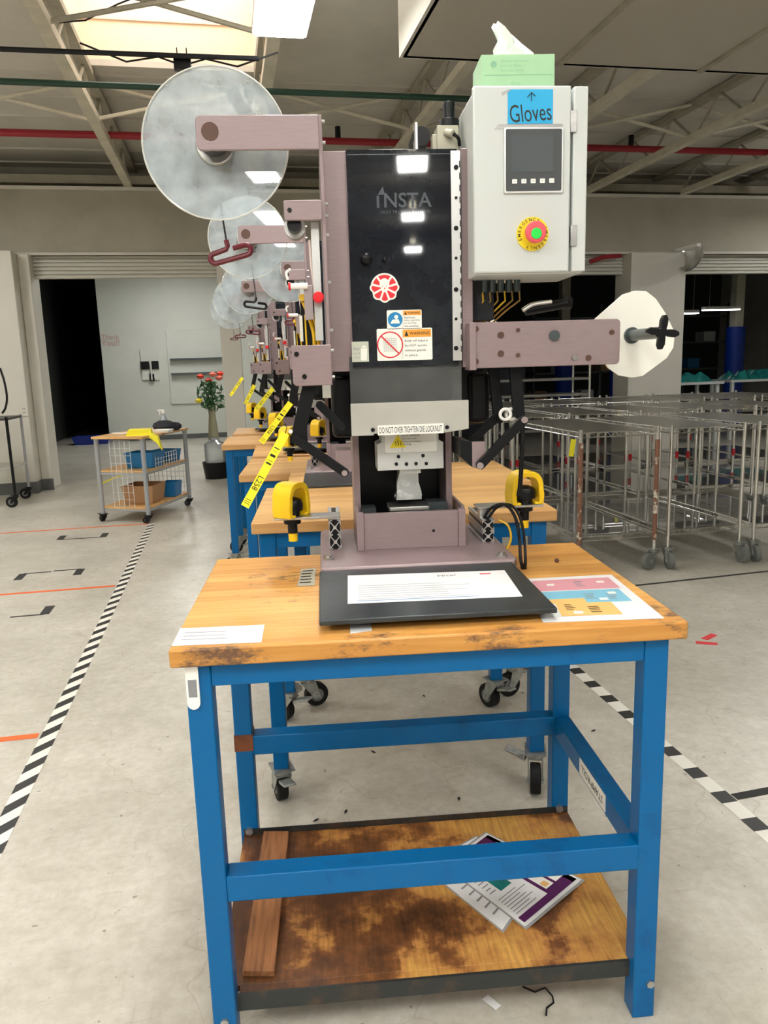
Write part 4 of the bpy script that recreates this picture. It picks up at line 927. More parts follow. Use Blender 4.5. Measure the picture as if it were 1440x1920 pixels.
# regulator at top
c = Q(838, 250, .56)
rg = MB().m(beige).box(c[0]-.026, c[0]+.024, .54, .59, zt-.005, c[2]+.012).m(black).cone((c[0]+.006, .565, c[2]+.012), (c[0]+.006, .565, c[2]+.030), .024, n=20).cone((c[0]+.006, .565, c[2]+.03), (c[0]+.006, .565, c[2]+.068), .0145, n=16)
rg.m(beige).cone((c[0]-.005, .54, c[2]-.004), (c[0]+.008, .52, c[2]-.012), .009, n=12).box(c[0]-.036, c[0]-.02, .55, .58, zt-.005, c[2]-.004)
P(rg, 'air_regulator', None, bv=.001)
P(MB().tube([(c[0]+.008, .52, c[2]-.012), (c[0]+.020, .52, c[2]-.022), (c[0]+.024, .53, c[2]-.035)], .004, 8), 'black_hose', rubber)
c = Q(790, 255, .60); P(MB().m(black).cone((c[0], .60, c[2]), (c[0], .68, c[2]), .022, n=24).m(alu).box(c[0]-.018, c[0]-.013, .57, .61, zt-.005, c[2]+.022), 'top_bracket', None)

# copies behind (before the loose things on the front press exist)
HP = [('second heat press back, its clear reel just below the front one', (.115, 1.50, .035)), ('third heat press back, reel half behind the front one\'s slide rail', (.345, 2.33, .005)),
      ('fourth heat press back, with grey arm between two reels', (.160, 3.20, .005)), ('fifth heat press back with a white roll on its reel', (.096, 4.08, .005)), ('farthest heat press of the row', (.061, 4.97, .005))]
heat = [PR]
for l, d in HP:
    o = copy_tree(PR); b = PR.location; o.location = (b[0]+d[0], b[1]+d[1], b[2]+d[2]); o['label'] = l; heat.append(o)
# white roll on the fifth press
w5 = heat[4]; wr = disc_mesh((hc[0], .535, dcen[2]), dr_*.80, dr_*.35, .02); wr.ms = [white, white]
o = wr.build('film_roll', None, w5, off=MO)

# hanging T-handle hex keys
def hexkey(label, top, L, s, mt, rot, tilt=0):
    t = empty('hex_key', top, rot, label=label, cat='hex key', group='hanging hex keys')
    MB().tube([(0, 0, .0), (.006, 0, -L*.55), (.012*s, 0, -L)], .0022*s, 6).build('blade', hexst, t)
    w, h = .035*s, .013*s; pts = []
    base = Matrix.Translation((.012*s, 0, -L)) @ Matrix.Rotation(tilt, 4, 'Y')
    loop = [(0, 0), (-.001, -.012*s), (-.006*s, -.018*s), (-w*.8, -.020*s)]
    for i in range(7): a_ = math.pi/2+math.pi*i/6; loop.append((-w+h*.8*math.cos(a_), -.020*s-h*.8+h*.8*math.sin(a_)))
    for i in range(7): a_ = -math.pi/2+math.pi*i/6; loop.append((w+h*.8*math.cos(a_), -.020*s-h*.8+h*.8*math.sin(a_)))
    loop.append((w*.25, -.020*s))
    MB().tube([base @ Vector((x, 0, z)) for x, z in loop], .0056*s, 8).build('grip', mt, t)
def hub_world(o): return Vector(o.location)+Vector(local_world(hc[0], .61, hc[2]-.042))-Vector(local_world(*MO))
hubs = [hub_world(o) for o in heat]
top = Vector(local_world(*Q(405, 318, .58)))
bot = Vector(local_world(*Q(433, 450, .58)))
hexkey('largest maroon looped hex key hanging from the front reel', top, (top-bot).z, 1.1, maroon, -TY, rad(-14))
for i, (s, L, mt, l) in enumerate([(1.05, .19, black, 'black looped hex key on the second reel'), (1.0, .19, maroon, 'maroon looped hex key hanging right of the others on the third reel'), (.95, .20, maroon, 'maroon looped hex key on the fourth reel'), (.85, .19, maroon, 'small maroon hex key on the fifth reel'), (.7, .18, maroon, 'smallest maroon hex key on the farthest reel')]):
    hexkey(l, hubs[i+1], L, s, mt, -TY+rad([10, -5, 5, -3, 0][i]), rad([8, 0, 6, 0, 0][i]))

# yellow inspection tags
def ytag(label, p, L, w, ang, yaw, writing=True):
    t = empty('inspection_tag', p, yaw, label=label, cat='tag', group='yellow inspection tags')
    mb = MB(); mb.M = Matrix.Rotation(ang, 4, 'Y'); mb.m(tagy).box(-w/2, w/2, 0, .0012, -L, 0); mb.m(ink)
    if writing:
        for z0_, h_ in [(.20, .012), (.245, .004), (.29, .030), (.37, .006), (.40, .02), (.90, .006), (.925, .006), (.95, .006)]:
            if z0_ < .5: mb.box(-w*.32, w*.32, -.0004, 0, -L*z0_-L*h_, -L*z0_)
            else: mb.box(-w*.33, w*.33, -.0004, 0, -L*z0_-L*h_, -L*z0_)
        mb.text('L258', (0, -.0006, -L*.68), (0, 0, -1), (1, 0, 0), width=L*.18)
    mb.build('tag_card', None, t)
    MB().tube([(0, 0, 0), (.004, 0, .012), (.0, 0, .022)], .001, 5).build('tie', black, t)
    return t
tp = Q(535, 812, .44); bt = Q(459, 950, .44); L = math.hypot(tp[0]-bt[0], tp[2]-bt[2]); an = math.atan2(tp[0]-bt[0], tp[2]-bt[2])
ytag('large yellow tag slanting off the front press left lever', local_world(*tp), L, .020, an, -TY)
for (x0, y0, x1, y1, Yd, l) in [(545, 755, 490, 830, 2.9, 'yellow tag on the second press, behind the large tag'), (512, 728, 480, 768, 3.9, 'yellow tag on the third press'), (477, 722, 460, 758, 4.7, 'narrow yellow tag on the fourth press'), (455, 708, 432, 742, 5.7, 'short yellow tag on the fifth press at the far left')]:
    a, b = WY(x0, y0, Yd), WY(x1, y1, Yd); L = math.hypot(a[0]-b[0], a[2]-b[2]); ytag(l, a, L, .022, math.atan2(a[0]-b[0], a[2]-b[2]), 0, True)

# tissue box on the cabinet
zc = zt_+.0005; p0 = Q(904, 158, .42); p1 = Q(1040, 158, .42); pt = Q(975, 101, .42)
bt_ = empty('tissue_box', local_world((p0[0]+p1[0])/2, .46, zc-.001), -TY-.03, off=((p0[0]+p1[0])/2, .46, zc), label='pale green tissue box on top of the grey control cabinet', cat='tissue box')
mb = MB().m(kim).box(p0[0], p1[0], .42, .53, zc, pt[2]).m(kimd)
zz = (zc+pt[2])/2; hh = pt[2]-zc
mb.box(p0[0]+.006, p1[0]-.004, .4195, .42, zz-.012*.6, zz-.0115*.5)
mb.cone((p0[0]+.027, .42, zz+hh*.22), (p0[0]+.027, .4192, zz+hh*.22), .0065, n=16)
for i, (t, w_) in enumerate([('DELICATE TASK WIPERS', .062), ('Low Lint Wipes', .045), ('Essuie-tout delicats', .05)]): mb.text(t, (p0[0]+.042+w_/2, .4193, zz+hh*(.30-i*.13)), (1, 0, 0), (0, 0, 1), width=w_)
mb.text('EX-L', (p0[0]+.075, .4193, zz-hh*.34), (1, 0, 0), (0, 0, 1), width=.018)
mb.build('carton', None, bt_, .0005)
tm = MB(); cxx = (p0[0]+p1[0])/2+.005; ztp = pt[2]
rows = [(0, .045, .010), (.025, .038, .016), (.045, .026, .02), (.062, .016, .016), (.078, .010, .009)]; sh_ = [0, -.006, -.014, -.026, -.04]
vs = []
for (z_, w_, d_), s_x in zip(rows, sh_):
    for i in range(12):
        t = 2*math.pi*i/12; k_ = 1+.28*math.sin(5*t+z_*60); vs.append((cxx+s_x+w_*math.cos(t)*k_, .475+d_*math.sin(t)*k_, ztp-.003+z_+.010*math.sin(3*t)*(z_ > 0)))
fs = [(r_*12+i, r_*12+(i+1) % 12, (r_+1)*12+(i+1) % 12, (r_+1)*12+i) for r_ in range(4) for i in range(12)]+[tuple(range(48, 60))]
tm.add(vs, fs).build('tissue', tissue, bt_, smooth=False)
bk = Q(1044, 128, .60); tag(place(MB().cone((0, 0, 0), (0, 0, .05), .013, n=16).build('black_canister', black), local_world(bk[0], .6, zc-.003)), 'small black canister standing behind the tissue box', 'canister')

# papers on tray and bench
def sheet(name, corners, z, mt, label, th=.0006, deco=None):
    c = [QZ(x, y, z)[:2] for x, y in corners]; cx = sum(p[0] for p in c)/4; cy = sum(p[1] for p in c)/4
    mb = MB().m(mt).prism([(p[0]-cx, p[1]-cy) for p in c], 'z', 0, th)
    if deco:
        A, B, C_, D = [Vector((p[0]-cx, p[1]-cy, th+.0003)) for p in c]     # FL FR BR BL
        def at(s, t): return A.lerp(B, s).lerp(D.lerp(C_, s), t)
        deco(mb, at)
    o = mb.build(name, None, None, smooth=False); o.location = local_world(cx, cy, z+.0006); o.rotation_euler = (0, 0, -TY)
    return tag(o, label, 'paper')
def patch(mb, at, m_, s0, s1, t0, t1, dz=0): mb.m(m_); q = [at(s0, t0), at(s1, t0), at(s1, t1), at(s0, t1)]; mb.add([(p.x, p.y, p.z+dz) for p in q], [(0, 1, 2, 3)])
def lines(mb, at, m_, s0, s1, t0, t1, n, h=.35):
    for i in range(n): 
        t = t1-(t1-t0)*(i+.5)/n; patch(mb, at, m_, s0, s0+(s1-s0)*(.6+.4*random.random()), t-(t1-t0)/n*h*.5, t+(t1-t0)/n*h*.5, .0001)
def d_tray(mb, at):
    lines(mb, at, inkgrey, .06, .9, .08, .62, 7, .12); patch(mb, at, inkblue, .05, .75, .06, .075); patch(mb, at, inkred, .83, .90, .86, .90)
    mb.m(ink); c = at(.62, .86); mb.text('Nice!', (c.x, c.y, c.z+.0002), (1, 0, 0), (0, 1, 0), width=.04)
sheet('instruction_sheet', [(652, 1133), (980, 1119), (946, 1070), (652, 1080)], .9262, paper, 'white printed sheet taped on the dark press tray', .0005, d_tray)
def d_chart(mb, at):
    patch(mb, at, pink, .06, .93, .66, .93); patch(mb, at, ltblue, .10, .90, .36, .64, 0); patch(mb, at, charto, .18, .70, .10, .36, .0001); patch(mb, at, charto, .12, .48, .36, .46, .0002)
    for (s, t, w_) in [(.5, .80, .06), (.5, .50, .06), (.72, .48, .05), (.25, .28, .05), (.45, .22, .07)]: lines(mb, at, inkgrey, s, s+w_+.05, t-.07, t+.07, 4, .4)
    for s, t in [(.2, .8), (.75, .82), (.75, .55), (.62, .42), (.3, .16)]: patch(mb, at, labw, s, s+.08, t-.02, t+.03, .0003)
sheet('setup_chart', [(1018, 1168), (1246, 1160), (1146, 1078), (985, 1086)], .9, paper, 'pink, blue and orange chart on the right of the bench top', .0005, d_chart)
sheet('printed_note', [(322, 1212), (490, 1205), (496, 1172), (338, 1179)], .9, paper, 'white printed note taped at the front left bench corner', .0004, lambda mb, at: lines(mb, at, inkgrey, .08, .85, .2, .8, 3, .15))
sheet('paper_slip', [(657, 1189), (698, 1183), (692, 1161), (655, 1164)], .9, paper, 'small grey slip on the bench under the tray edge', .0006)
sheet('worn_label', [(557, 1100), (590, 1098), (592, 1066), (565, 1068)], .9, beige, 'worn grey label stuck on the bench left of the press', .0004, lambda mb, at: lines(mb, at, ink, .1, .95, .1, .95, 5, .35))
c = QZ(1044, 1051, .905); tag(place(MB().sph((0, 0, .004), .006, 8).build('screw_knob', mauve_d), local_world(c[0], c[1], .901)), 'small brown knob on the bench right of the press', 'knob')

# board and brochures on the lower shelf
bo = Q(515, 1700, .3)
pa, pb, pc, pd = QZ(455, 1830, .122), QZ(515, 1830, .122), QZ(542, 1566, .122), QZ(495, 1566, .122)
mb = MB().prism([(p[0], p[1]) for p in (pa, pb, pc, pd)], 'z', .1206, .135); o = mb.build('wood_plank', wood_n, None, .001, off=(.1, .3, .1206)); o.location = local_world(.1, .3, .1206); o.rotation_euler = (0, 0, -TY)
tag(o, 'reddish wooden plank lying across the left of the lower shelf', 'plank')
def d_br(mb, at):
    patch(mb, at, purple, .03, .97, .76, .97); patch(mb, at, purple, .03, .97, .03, .10); patch(mb, at, purple, .90, .97, .03, .97); patch(mb, at, purple, .55, .97, .10, .42, .0)
    patch(mb, at, labw, .60, .74, .14, .38, .0001); patch(mb, at, labw, .78, .92, .14, .38, .0001); patch(mb, at, teal, .20, .40, .40, .58, .0001); patch(mb, at, pink, .45, .6, .5, .62, .0001)
    patch(mb, at, charto, .62, .70, .16, .22, .0002)
    lines(mb, at, inkgrey, .06, .50, .12, .36, 7, .25); lines(mb, at, inkgrey, .06, .18, .42, .75, 7, .25); lines(mb, at, inkgrey, .62, .88, .5, .76, 6, .25)
    mb.m(labw); c = at(.5, .83); d = at(1, .885)-at(0, .885); e = at(.3, 1)-at(.3, .8); mb.text('DNA Process', (c.x, c.y, c.z+.0003), d, e, width=.16, bold=.02); c = at(.35, .93); mb.text('The', (c.x, c.y, c.z+.0003), d, e, width=.03)
def brochure(name, corners, z, label, deco, th): 
    c = [QZ(x, y, z)[:2] for x, y in corners]; cx = sum(p[0] for p in c)/4; cy = sum(p[1] for p in c)/4
    mb = MB().m(plasticfilm).prism([((p[0]-cx)*1.05, (p[1]-cy)*1.05) for p in c], 'z', 0, .0004).m(paper).prism([(p[0]-cx, p[1]-cy) for p in c], 'z', .0004, th)
    A, B, C_, D = [Vector((p[0]-cx, p[1]-cy, th+.0003)) for p in c]
    def at(s, t): return A.lerp(B, s).lerp(D.lerp(C_, s), t)
    deco(mb, at); o = mb.build(name, None, None, smooth=False); o.location = local_world(cx, cy, z); o.rotation_euler = (0, 0, -TY); tag(o, label, 'brochure')
brochure('brochure', [(942, 1744), (1000, 1660), (893, 1570), (795, 1626)], .1206, 'pale brochure beneath the purple one on the lower shelf', lambda mb, at: lines(mb, at, inkgrey, .1, .6, .1, .9, 8, .2), .002)
brochure('brochure', [(985, 1738), (1090, 1650), (912, 1563), (832, 1622)], .1242, 'purple and white process brochure on top on the lower shelf', d_br, .002)

# ================================================================== WIRE CARTS
def wire_cart(label, x, y, w=.54, L=1.22, zt=.925, lower=(.24,), wrap=False, sleeve=False, rz=0):
    t = empty('wire_cart', (x, y, 0), rz, label=label, cat='wire cart', group='chrome wire carts')
    r = .0125
    for k, (px, py) in enumerate([(0, 0), (w, 0), (0, L), (w, L)]):
        p = MB().cone((px, py, .14), (px, py, zt+.03), r, n=10).cone((px, py, zt+.03), (px, py, zt+.036), r*1.15, n=10)
        po = p.build('post', chrome, t)
        if wrap and k < 2: MB().cone((px, py, .20), (px, py, zt-.05), r*1.25, n=10).build('tape_wrap', rustwrap, po)
        if sleeve and k > 1: MB().cone((px, py, .35), (px, py, .42), r*1.4, n=10).build('red_sleeve', redtab, po)
        caster(t, px, py, .145, .058, ([3.0, 1.9, .15, -.15] if wrap else [3.0, 3.25, .15, -.15])[k], False, zinc, greyrub)
    for z in (zt,)+tuple(lower):
        s = MB()
        for yy in (.012, L-.012):
            s.cone((0, yy, z+.012), (w, yy, z+.012), .004, n=5).cone((0, yy, z-.018), (w, yy, z-.018), .004, n=5)
            n = int(w/.05); s.tube([(w*i/(2*n), yy, z+.012 if i % 2 else z-.018) for i in range(2*n+1)], .0025, 4)
        for xx in (.012, w-.012):
            s.cone((xx, 0, z+.012), (xx, L, z+.012), .004, n=5).cone((xx, 0, z-.018), (xx, L, z-.018), .004, n=5)
            n = int(L/.05); s.tube([(xx, L*i/(2*n), z+.012 if i % 2 else z-.018) for i in range(2*n+1)], .0025, 4)
        nn = int(L/.021)
        for i in range(1, nn): yy = L*i/nn; s.box(0, w, yy-.0042, yy+.0042, z+.009, z+.015)
        for xx in (w*.33, w*.66): s.box(xx-.003, xx+.003, 0, L, z+.004, z+.010)
        sh2 = s.build('wire_shelf', chrome, t, smooth=False)
        if z < .5: MB().box(.02, w-.02, .02, L-.02, z+.0155, z+.0165).build('shelf_liner', linerm, sh2, smooth=False)
    return t
c1 = wire_cart('tape-wrapped wire cart nearest the front table', 2.21, 4.62, wrap=True)
c2 = wire_cart('wire cart standing right against the tape-wrapped one', 2.85, 4.62)
def cc(src, label, x, y, rz=0): o = copy_tree(src); o.location = (x, y, 0); o.rotation_euler = (0, 0, rz); o['label'] = label; return o
cc(c2, 'wire cart third from the left in the front cart row', 3.50, 4.62)
c3 = wire_cart('wire cart with mid-height lower shelf, leftmost of the second cart row', 1.62, 6.25, lower=(.24,), sleeve=True)
cc(c3, 'second wire cart from the left in the second cart row', 2.235, 6.15)
cc(c3, 'third wire cart from the left in the second cart row', 2.855, 6.20)
cc(c3, 'fourth wire cart from the left in the second cart row', 3.475, 6.12)
cc(c3, 'fifth wire cart from the left in the second cart row', 4.095, 6.18)
cc(c3, 'wire cart ending the second cart row at the right edge', 4.735, 6.14)
for i, x in enumerate([4.62+.63*k for k in range(-4, 3)]):
    cc(c3 if i % 2 else c2, '%s wire cart from the left in the third cart row' % ['first', 'second', 'third', 'fourth', 'fifth', 'sixth', 'seventh'][i], x, 7.75)
for (x, y, Yd, l) in [(1075, 816, 4.605, 'yellow tag hanging from the nearest wire cart top'), (1322, 752, 7.735, 'small yellow tag clipped on a cart at the far right'), (1165, 727, 7.735, 'small yellow tag hanging beside the octagonal disc'), (1404, 752, 7.735, 'small yellow tag on the cart at the picture edge')]:
    q_ = WY(x, y, Yd) if Yd > 5 else (2.206, 4.70, 0); ytag(l, (q_[0], q_[1]+.023, .892), .115 if Yd < 5 else .09, .035, rad(8), 0, False)
# dark cart at the left edge
tl = empty('dark_utility_cart', (-2.75, 8.95, 0), 0, label='dark wire utility cart cut by the left picture edge', cat='cart')
for px, py in [(0, 0), (.42, 0), (0, .6), (.42, .6)]:
    MB().cone((px, py, .14), (px, py, .98), .016, n=8).build('post', blackm if py == 0 else cartgrey, tl); caster(tl, px, py, .14, .06, 1.0+px, False, blackm, rubber)
for z in (.955, .42): 
    s = MB().box(-.01, .43, -.01, .61, z-.012, z+.012); s.build('shelf', darksteel if z > .9 else steel, tl, .002)
cb = [WY(0, 690, 9.2), WY(8, 715, 9.2), WY(13, 745, 9.2), WY(10, 765, 9.2), WY(4, 775, 9.2)]
tag(MB().tube(cb, .012, 8).build('looped_cable', black), 'black cord looping down the pier at the left edge', 'cord')
# outlet on the column
oc = WY(45, 770, 9.94); t = empty('wall_outlet', oc, label='pale outlet plate on the left pier', cat='outlet')
MB().box(-.045, .045, -.004, .008, -.065, .065).build('cover_plate', wallm, t, .003)
MB().m(ink).box(-.012, -.006, -.0055, -.004, .015, .03).box(.006, .012, -.0055, -.004, .015, .03).box(-.012, -.006, -.0055, -.004, -.03, -.015).box(.006, .012, -.0055, -.004, -.03, -.015).build('socket', None, t)

# ================================================================== GREY WOOD-TOPPED CART, LEFT
WA = np.array([-1.245, 7.72, 0]); WB = np.array([-.80, 7.48, 0]); WC = np.array([-.46, 8.35, 0])
wt = empty('mesh_sided_cart', (-1.245, 7.73, 0), label='grey three-tier cart with wooden tops and wire mesh sides', cat='cart')
fx = WB-WA; gx_ = WC-WB
def cp(s, t, z): p = fx*s+gx_*t; return (p[0], p[1], z)
for s, t in [(0, 0), (1, 0), (1, 1), (0, 1)]:
    a = cp(s, t, .08); b = cp(s, t, .80); MB().cone(a, b, .022, n=14).build('leg', cartgrey, wt); caster(wt, a[0], a[1], .08, .032, .6+s, False, blackm, rubber)
for z, th in [(.80, .022), (.48, .018), (.13, .018)]:
    e = .05 if z > .7 else 0
    MB().prism([cp(-e, -e, 0)[:2], cp(1+e, -e, 0)[:2], cp(1+e, 1+e, 0)[:2], cp(-e, 1+e, 0)[:2]], 'z', z, z+th).build('wood_shelf', wood_c, wt, .003)
    if z < .7:
        MB().tube([cp(0, 0, z-.012), cp(1, 0, z-.012), cp(1, 1, z-.012), cp(0, 1, z-.012)], .012, 6, True).build('shelf_rail', cartgrey, wt)
def mesh_panel(s0, t0, s1, t1, z0, z1, n, mz):
    q = MB()
    for i in range(n+1):
        k_ = i/n; a = cp(s0+(s1-s0)*k_, t0+(t1-t0)*k_, z0); q.cone(a, (a[0], a[1], z1), .0035, n=4)
    for j in range(mz+1):
        z = z0+(z1-z0)*j/mz; q.cone(cp(s0, t0, z), cp(s1, t1, z), .003, n=4)
    q.build('wire_panel', alu, wt, smooth=False)
mesh_panel(.28, 0, .72, 0, .15, .78, 4, 9); mesh_panel(0, 1, 1, 1, .15, .42, 10, 5); mesh_panel(1, .25, 1, .75, .5, .62, 8, 3)
def on_cart(s, t, z): p = cp(s, t, z); return (p[0]-1.245, p[1]+7.73, z)
def bin_(name, loc, w, d, h, mt, label, rz=.3, taper=.85):
    m = MB(); vs = []
    for (k_, z) in [(taper, 0), (1, h)]:
        vs += [(-w/2*k_, -d/2*k_, z), (w/2*k_, -d/2*k_, z), (w/2*k_, d/2*k_, z), (-w/2*k_, d/2*k_, z)]
    k2 = .93; vs += [(x*k2, y*k2, z) for x, y, z in vs[4:]]+[(x*k2, y*k2, .01) for x, y, z in vs[:4]]
    fs = [(0, 3, 2, 1)]+[(i, (i+1) % 4, 4+(i+1) % 4, 4+i) for i in range(4)]+[(4+i, 4+(i+1) % 4, 8+(i+1) % 4, 8+i) for i in range(4)]+[(8+i, 8+(i+1) % 4, 12+(i+1) % 4, 12+i) for i in range(4)]+[(12, 13, 14, 15)]
    o = m.add(vs, fs).build(name, mt, None, .003); o.location = loc; o.rotation_euler = (0, 0, rz); return tag(o, label, 'bin' if 'bin' in name else 'box')
bin_('blue_bin', on_cart(.72, .30, .50), .30, .26, .15, binblue, 'bright blue bin on the middle shelf of the grey cart', -.4)
bin_('blue_bin', on_cart(.7, .78, .50), .26, .24, .12, binblue, 'smaller blue bin behind on the grey cart middle shelf', 1.1)
bin_('navy_bin', WZ(175, 832, .0), .75, .45, .16, binnavy, 'dark blue tub on the floor behind the grey cart', 0)
bin_('cardboard_box', on_cart(.62, .32, .15), .32, .34, .18, cardboard, 'brown open cardboard box on the bottom shelf of the grey cart', -.3)
bin_('blue_box', on_cart(.85, .72, .15), .16, .20, .15, binblue, 'small blue box behind the cardboard box', -.3)
t = empty('yellow_cloth', on_cart(.85, .12, .822), label='bright yellow folded plastic draped over the grey cart corner', cat='cloth')
MB().prism([(-.13, .0), (.10, .02), (.16, -.02), (.19, -.15), (.15, -.08), (.09, -.03), (-.02, -.01)], 'y', -.06, .10).prism([(-.13, 0), (.11, 0), (.10, .055), (-.10, .06)], 'y', -.05, .10).build('fold', tagy, t, .006)
t = empty('spray_bottle', on_cart(.72, .80, .822), label='clear spray bottle with blue liquid on the grey cart', cat='spray bottle')
MB().lathe([(.001, 0), (.045, 0), (.045, .09), (.03, .12), (.015, .15), (.015, .165)], n=16).build('bottle', bottlem, t)
MB().lathe([(.001, .004), (.042, .004), (.042, .055), (.001, .055)], n=16).build('liquid', inkblue, t)
MB().box(-.014, .014, -.014, .014, .165, .20).box(-.055, .014, -.01, .01, .19, .205).box(-.04, -.03, -.006, .006, .15, .19).build('trigger', white, t, .002)
t = empty('black_bag', on_cart(.9, .62, .822), .4, label='black and navy cloth bundle at the back of the grey cart top', cat='bag')
MB().sph((0, 0, .05), .12, 12, .5).sph((.11, .03, .04), .08, 10, .55).build('bundle', blackf, t)
t = empty('white_cable_coil', on_cart(.28, .25, .822), label='loose white and orange cables on the left of the grey cart top', cat='cable')
MB().tube([(.08*math.cos(a)*(1+.2*math.sin(3*a)), .06*math.sin(a), .006+.008*math.sin(2*a)**2) for a in [i*.5 for i in range(25)]], .004, 6).build('cable', white, t)
MB().box(.10, .17, -.02, .03, 0, .03).build('orange_plug', orange, t, .004)
bin_('white_box', on_cart(1.02, .45, .822), .18, .12, .03, white, 'flat white tray beside the black bundle on the grey cart', -.4)

# ================================================================== FAR LEFT ROOM
d0 = WY(262, 656, 16.96); d1 = WY(300, 712, 16.96); x0, x1, z0, z1 = d0[0], d1[0], d1[2], d0[2]
t = empty('wall_time_clock', ((x0+x1)/2, 16.99, z0), label='white wall board with black bracket on the far white wall', cat='wall bracket')
o_ = ((x0+x1)/2, 16.99, z0); w = x1-x0; h = z1-z0
MB().box(x0, x1, 16.96, 16.985, z0, z1).build('board', wallw, t, .004, off=o_)
MB().box(x0, x0+w*.46, 16.92, 16.96, z0+h*.36, z0+h*.62).box(x1-w*.40, x1, 16.92, 16.96, z0+h*.36, z0+h*.62).box(x0+w*.42, x0+w*.70, 16.92, 16.96, z0-.02, z0+h*.2).build('black_pad', black, t, .004, off=o_)
MB().box(x0+w*.52, x0+w*.6, 16.9, 16.96, z0, z0+h*.62).build('arm', alu, t, off=o_)
a = WY(310, 619, 16.95); b = WY(432, 700, 16.95)
t = empty('wall_ledge_board', (a[0], 16.99, b[2]), label='grey-white board with two dark ledges on the far wall', cat='wall board'); o_ = (a[0], 16.99, b[2])
MB().box(a[0], b[0], 16.96, 16.985, b[2]-.6, a[2]).build('board', wallw, t, .005, off=o_)
for py in (672, 699): z = WY(400, py, 16.93)[2]; MB().box(a[0]+.05, b[0], 16.84, 16.96, z-.02, z+.02).build('ledge', gun, t, .004, off=o_)
for py in (636, 645): pass
z1_ = WY(207, 632, 16.99); z2_ = WY(207, 643, 16.99)
tag(MB().m(inkfaint).text('Thank', (z1_[0], 16.988, z1_[2]), (1, 0, 0), (0, 0, 1), width=.35).text('You!!', (z2_[0], 16.988, z2_[2]), (1, 0, 0), (0, 0, 1), width=.36).build('wall_lettering', None), 'faint red lettering on the far white wall', 'lettering')
fp = WZ(402, 838, 0)
t = empty('flower_vase', fp, label='tall pale vase of red and coral roses left of the blue row', cat='flower vase')
MB().lathe([(.001, 0), (.10, 0), (.09, .3), (.06, .6), (.08, .78), (.001, .76)], n=18).build('vase', stemm, t)
lf = MB(); random.seed(3)
for i in range(120):
    a_, z_, r_ = random.random()*6.28, random.uniform(.7, 1.2), random.random()*.26; p_ = Vector((r_*math.cos(a_), r_*math.sin(a_), z_)); q_ = Vector((random.uniform(-1, 1), random.uniform(-1, 1), random.uniform(-.6, 1))).normalized()*.09; s_q = q_.orthogonal().normalized()*.032
    lf.add([p_-q_, p_+s_q, p_+q_, p_-s_q], [(0, 1, 2, 3)])
tag(lf.build('leaves', leafm, t, smooth=False), kind='stuff')
for i, (x, y_, z_, m_) in enumerate([(-.16, -.1, 1.30, petr), (.06, -.15, 1.33, peto), (.17, -.1, 1.26, peto), (-.02, 0, 1.22, petr), (.2, .05, 1.34, petr), (-.22, -.05, .86, lab_y)]):
    r_ = MB(); 
    for k_ in range(3): r_.lathe([(.001, -.04), (.05-.012*k_, -.02), (.075-.02*k_, .02+.006*k_), (.06-.02*k_, .03+.012*k_)], (x, y_, z_), 9)
    r_.build('rose', m_, t)
bp = WZ(407, 896, 0)
t = empty('black_bucket', bp, label='black bucket of plastic bottles on the floor left of the blue row', cat='bucket')
MB().lathe([(.001, 0), (.15, 0), (.18, .22), (.17, .22), (.14, .02), (.001, .02)], n=20).build('bucket', black, t)
o = MB().lathe([(.001, 0), (.14, 0), (.14, .25), (.05, .30), (.05, .33), (.001, .33)], n=16).build('water_bottle', bottlem); o.location = (bp[0], bp[1], .21)
tag(o, 'clear water bottle with blue label sitting in the black bucket', 'bottle')
tape('yellow_tape', ((-1.7, 10.4, 0), (-1.0, 14, 0)), .06, lab_y, 'yellow floor line in the room beyond the pier')

# ================================================================== RIGHT ROOM BEYOND
def bpost(label, px, Y, z1=3.4, zb=.9, zt=1.95):
    p = WY(px, 600, Y); t = empty('guarded_post', (p[0], Y, 0), label=label, cat='post', group='blue guarded posts')
    MB().box(-.09, .09, -.09, .09, 0, z1).build('steel_post', jointp, t); MB().lathe([(.17, .0), (.18, .02), (.18, zt), (.001, zt+.01)], n=20).build('blue_sleeve', bluepost, t)
bpost('blue-sleeved post behind the teal film bench at the right', 1381, 14)
bpost('blue-sleeved post partly behind the octagonal disc', 1165, 13)
bpost('blue-sleeved post seen under the control cabinet', 1058, 15.5)
def bench2(label, x, y, w, d, z=.86, stuff=True):
    t = empty('packing_bench', (x, y, 0), label=label, cat='bench', group='pale packing benches')
    MB().box(0, w, 0, d, z-.04, z).build('top', boxgrey, t, .004)
    for a_, b_ in [(.05, .05), (w-.1, .05), (.05, d-.1), (w-.1, d-.1)]: MB().box(a_, a_+.05, b_, b_+.05, 0, z-.04).build('leg', boxgrey, t)
    MB().box(.1, w-.1, .1, d-.1, .35, .38).build('lower_shelf', boxgrey, t)
bench2('pale bench right of the wide pier, holding teal film', 6.5, 11.2, 1.3, .7, 1.0)
bench2('pale bench at the right picture edge beyond the carts', 8.2, 11.6, 1.4, .7, 1.0)
bench2('low pale bench between the two film benches', 7.3, 12.8, 1.5, .7, .72)
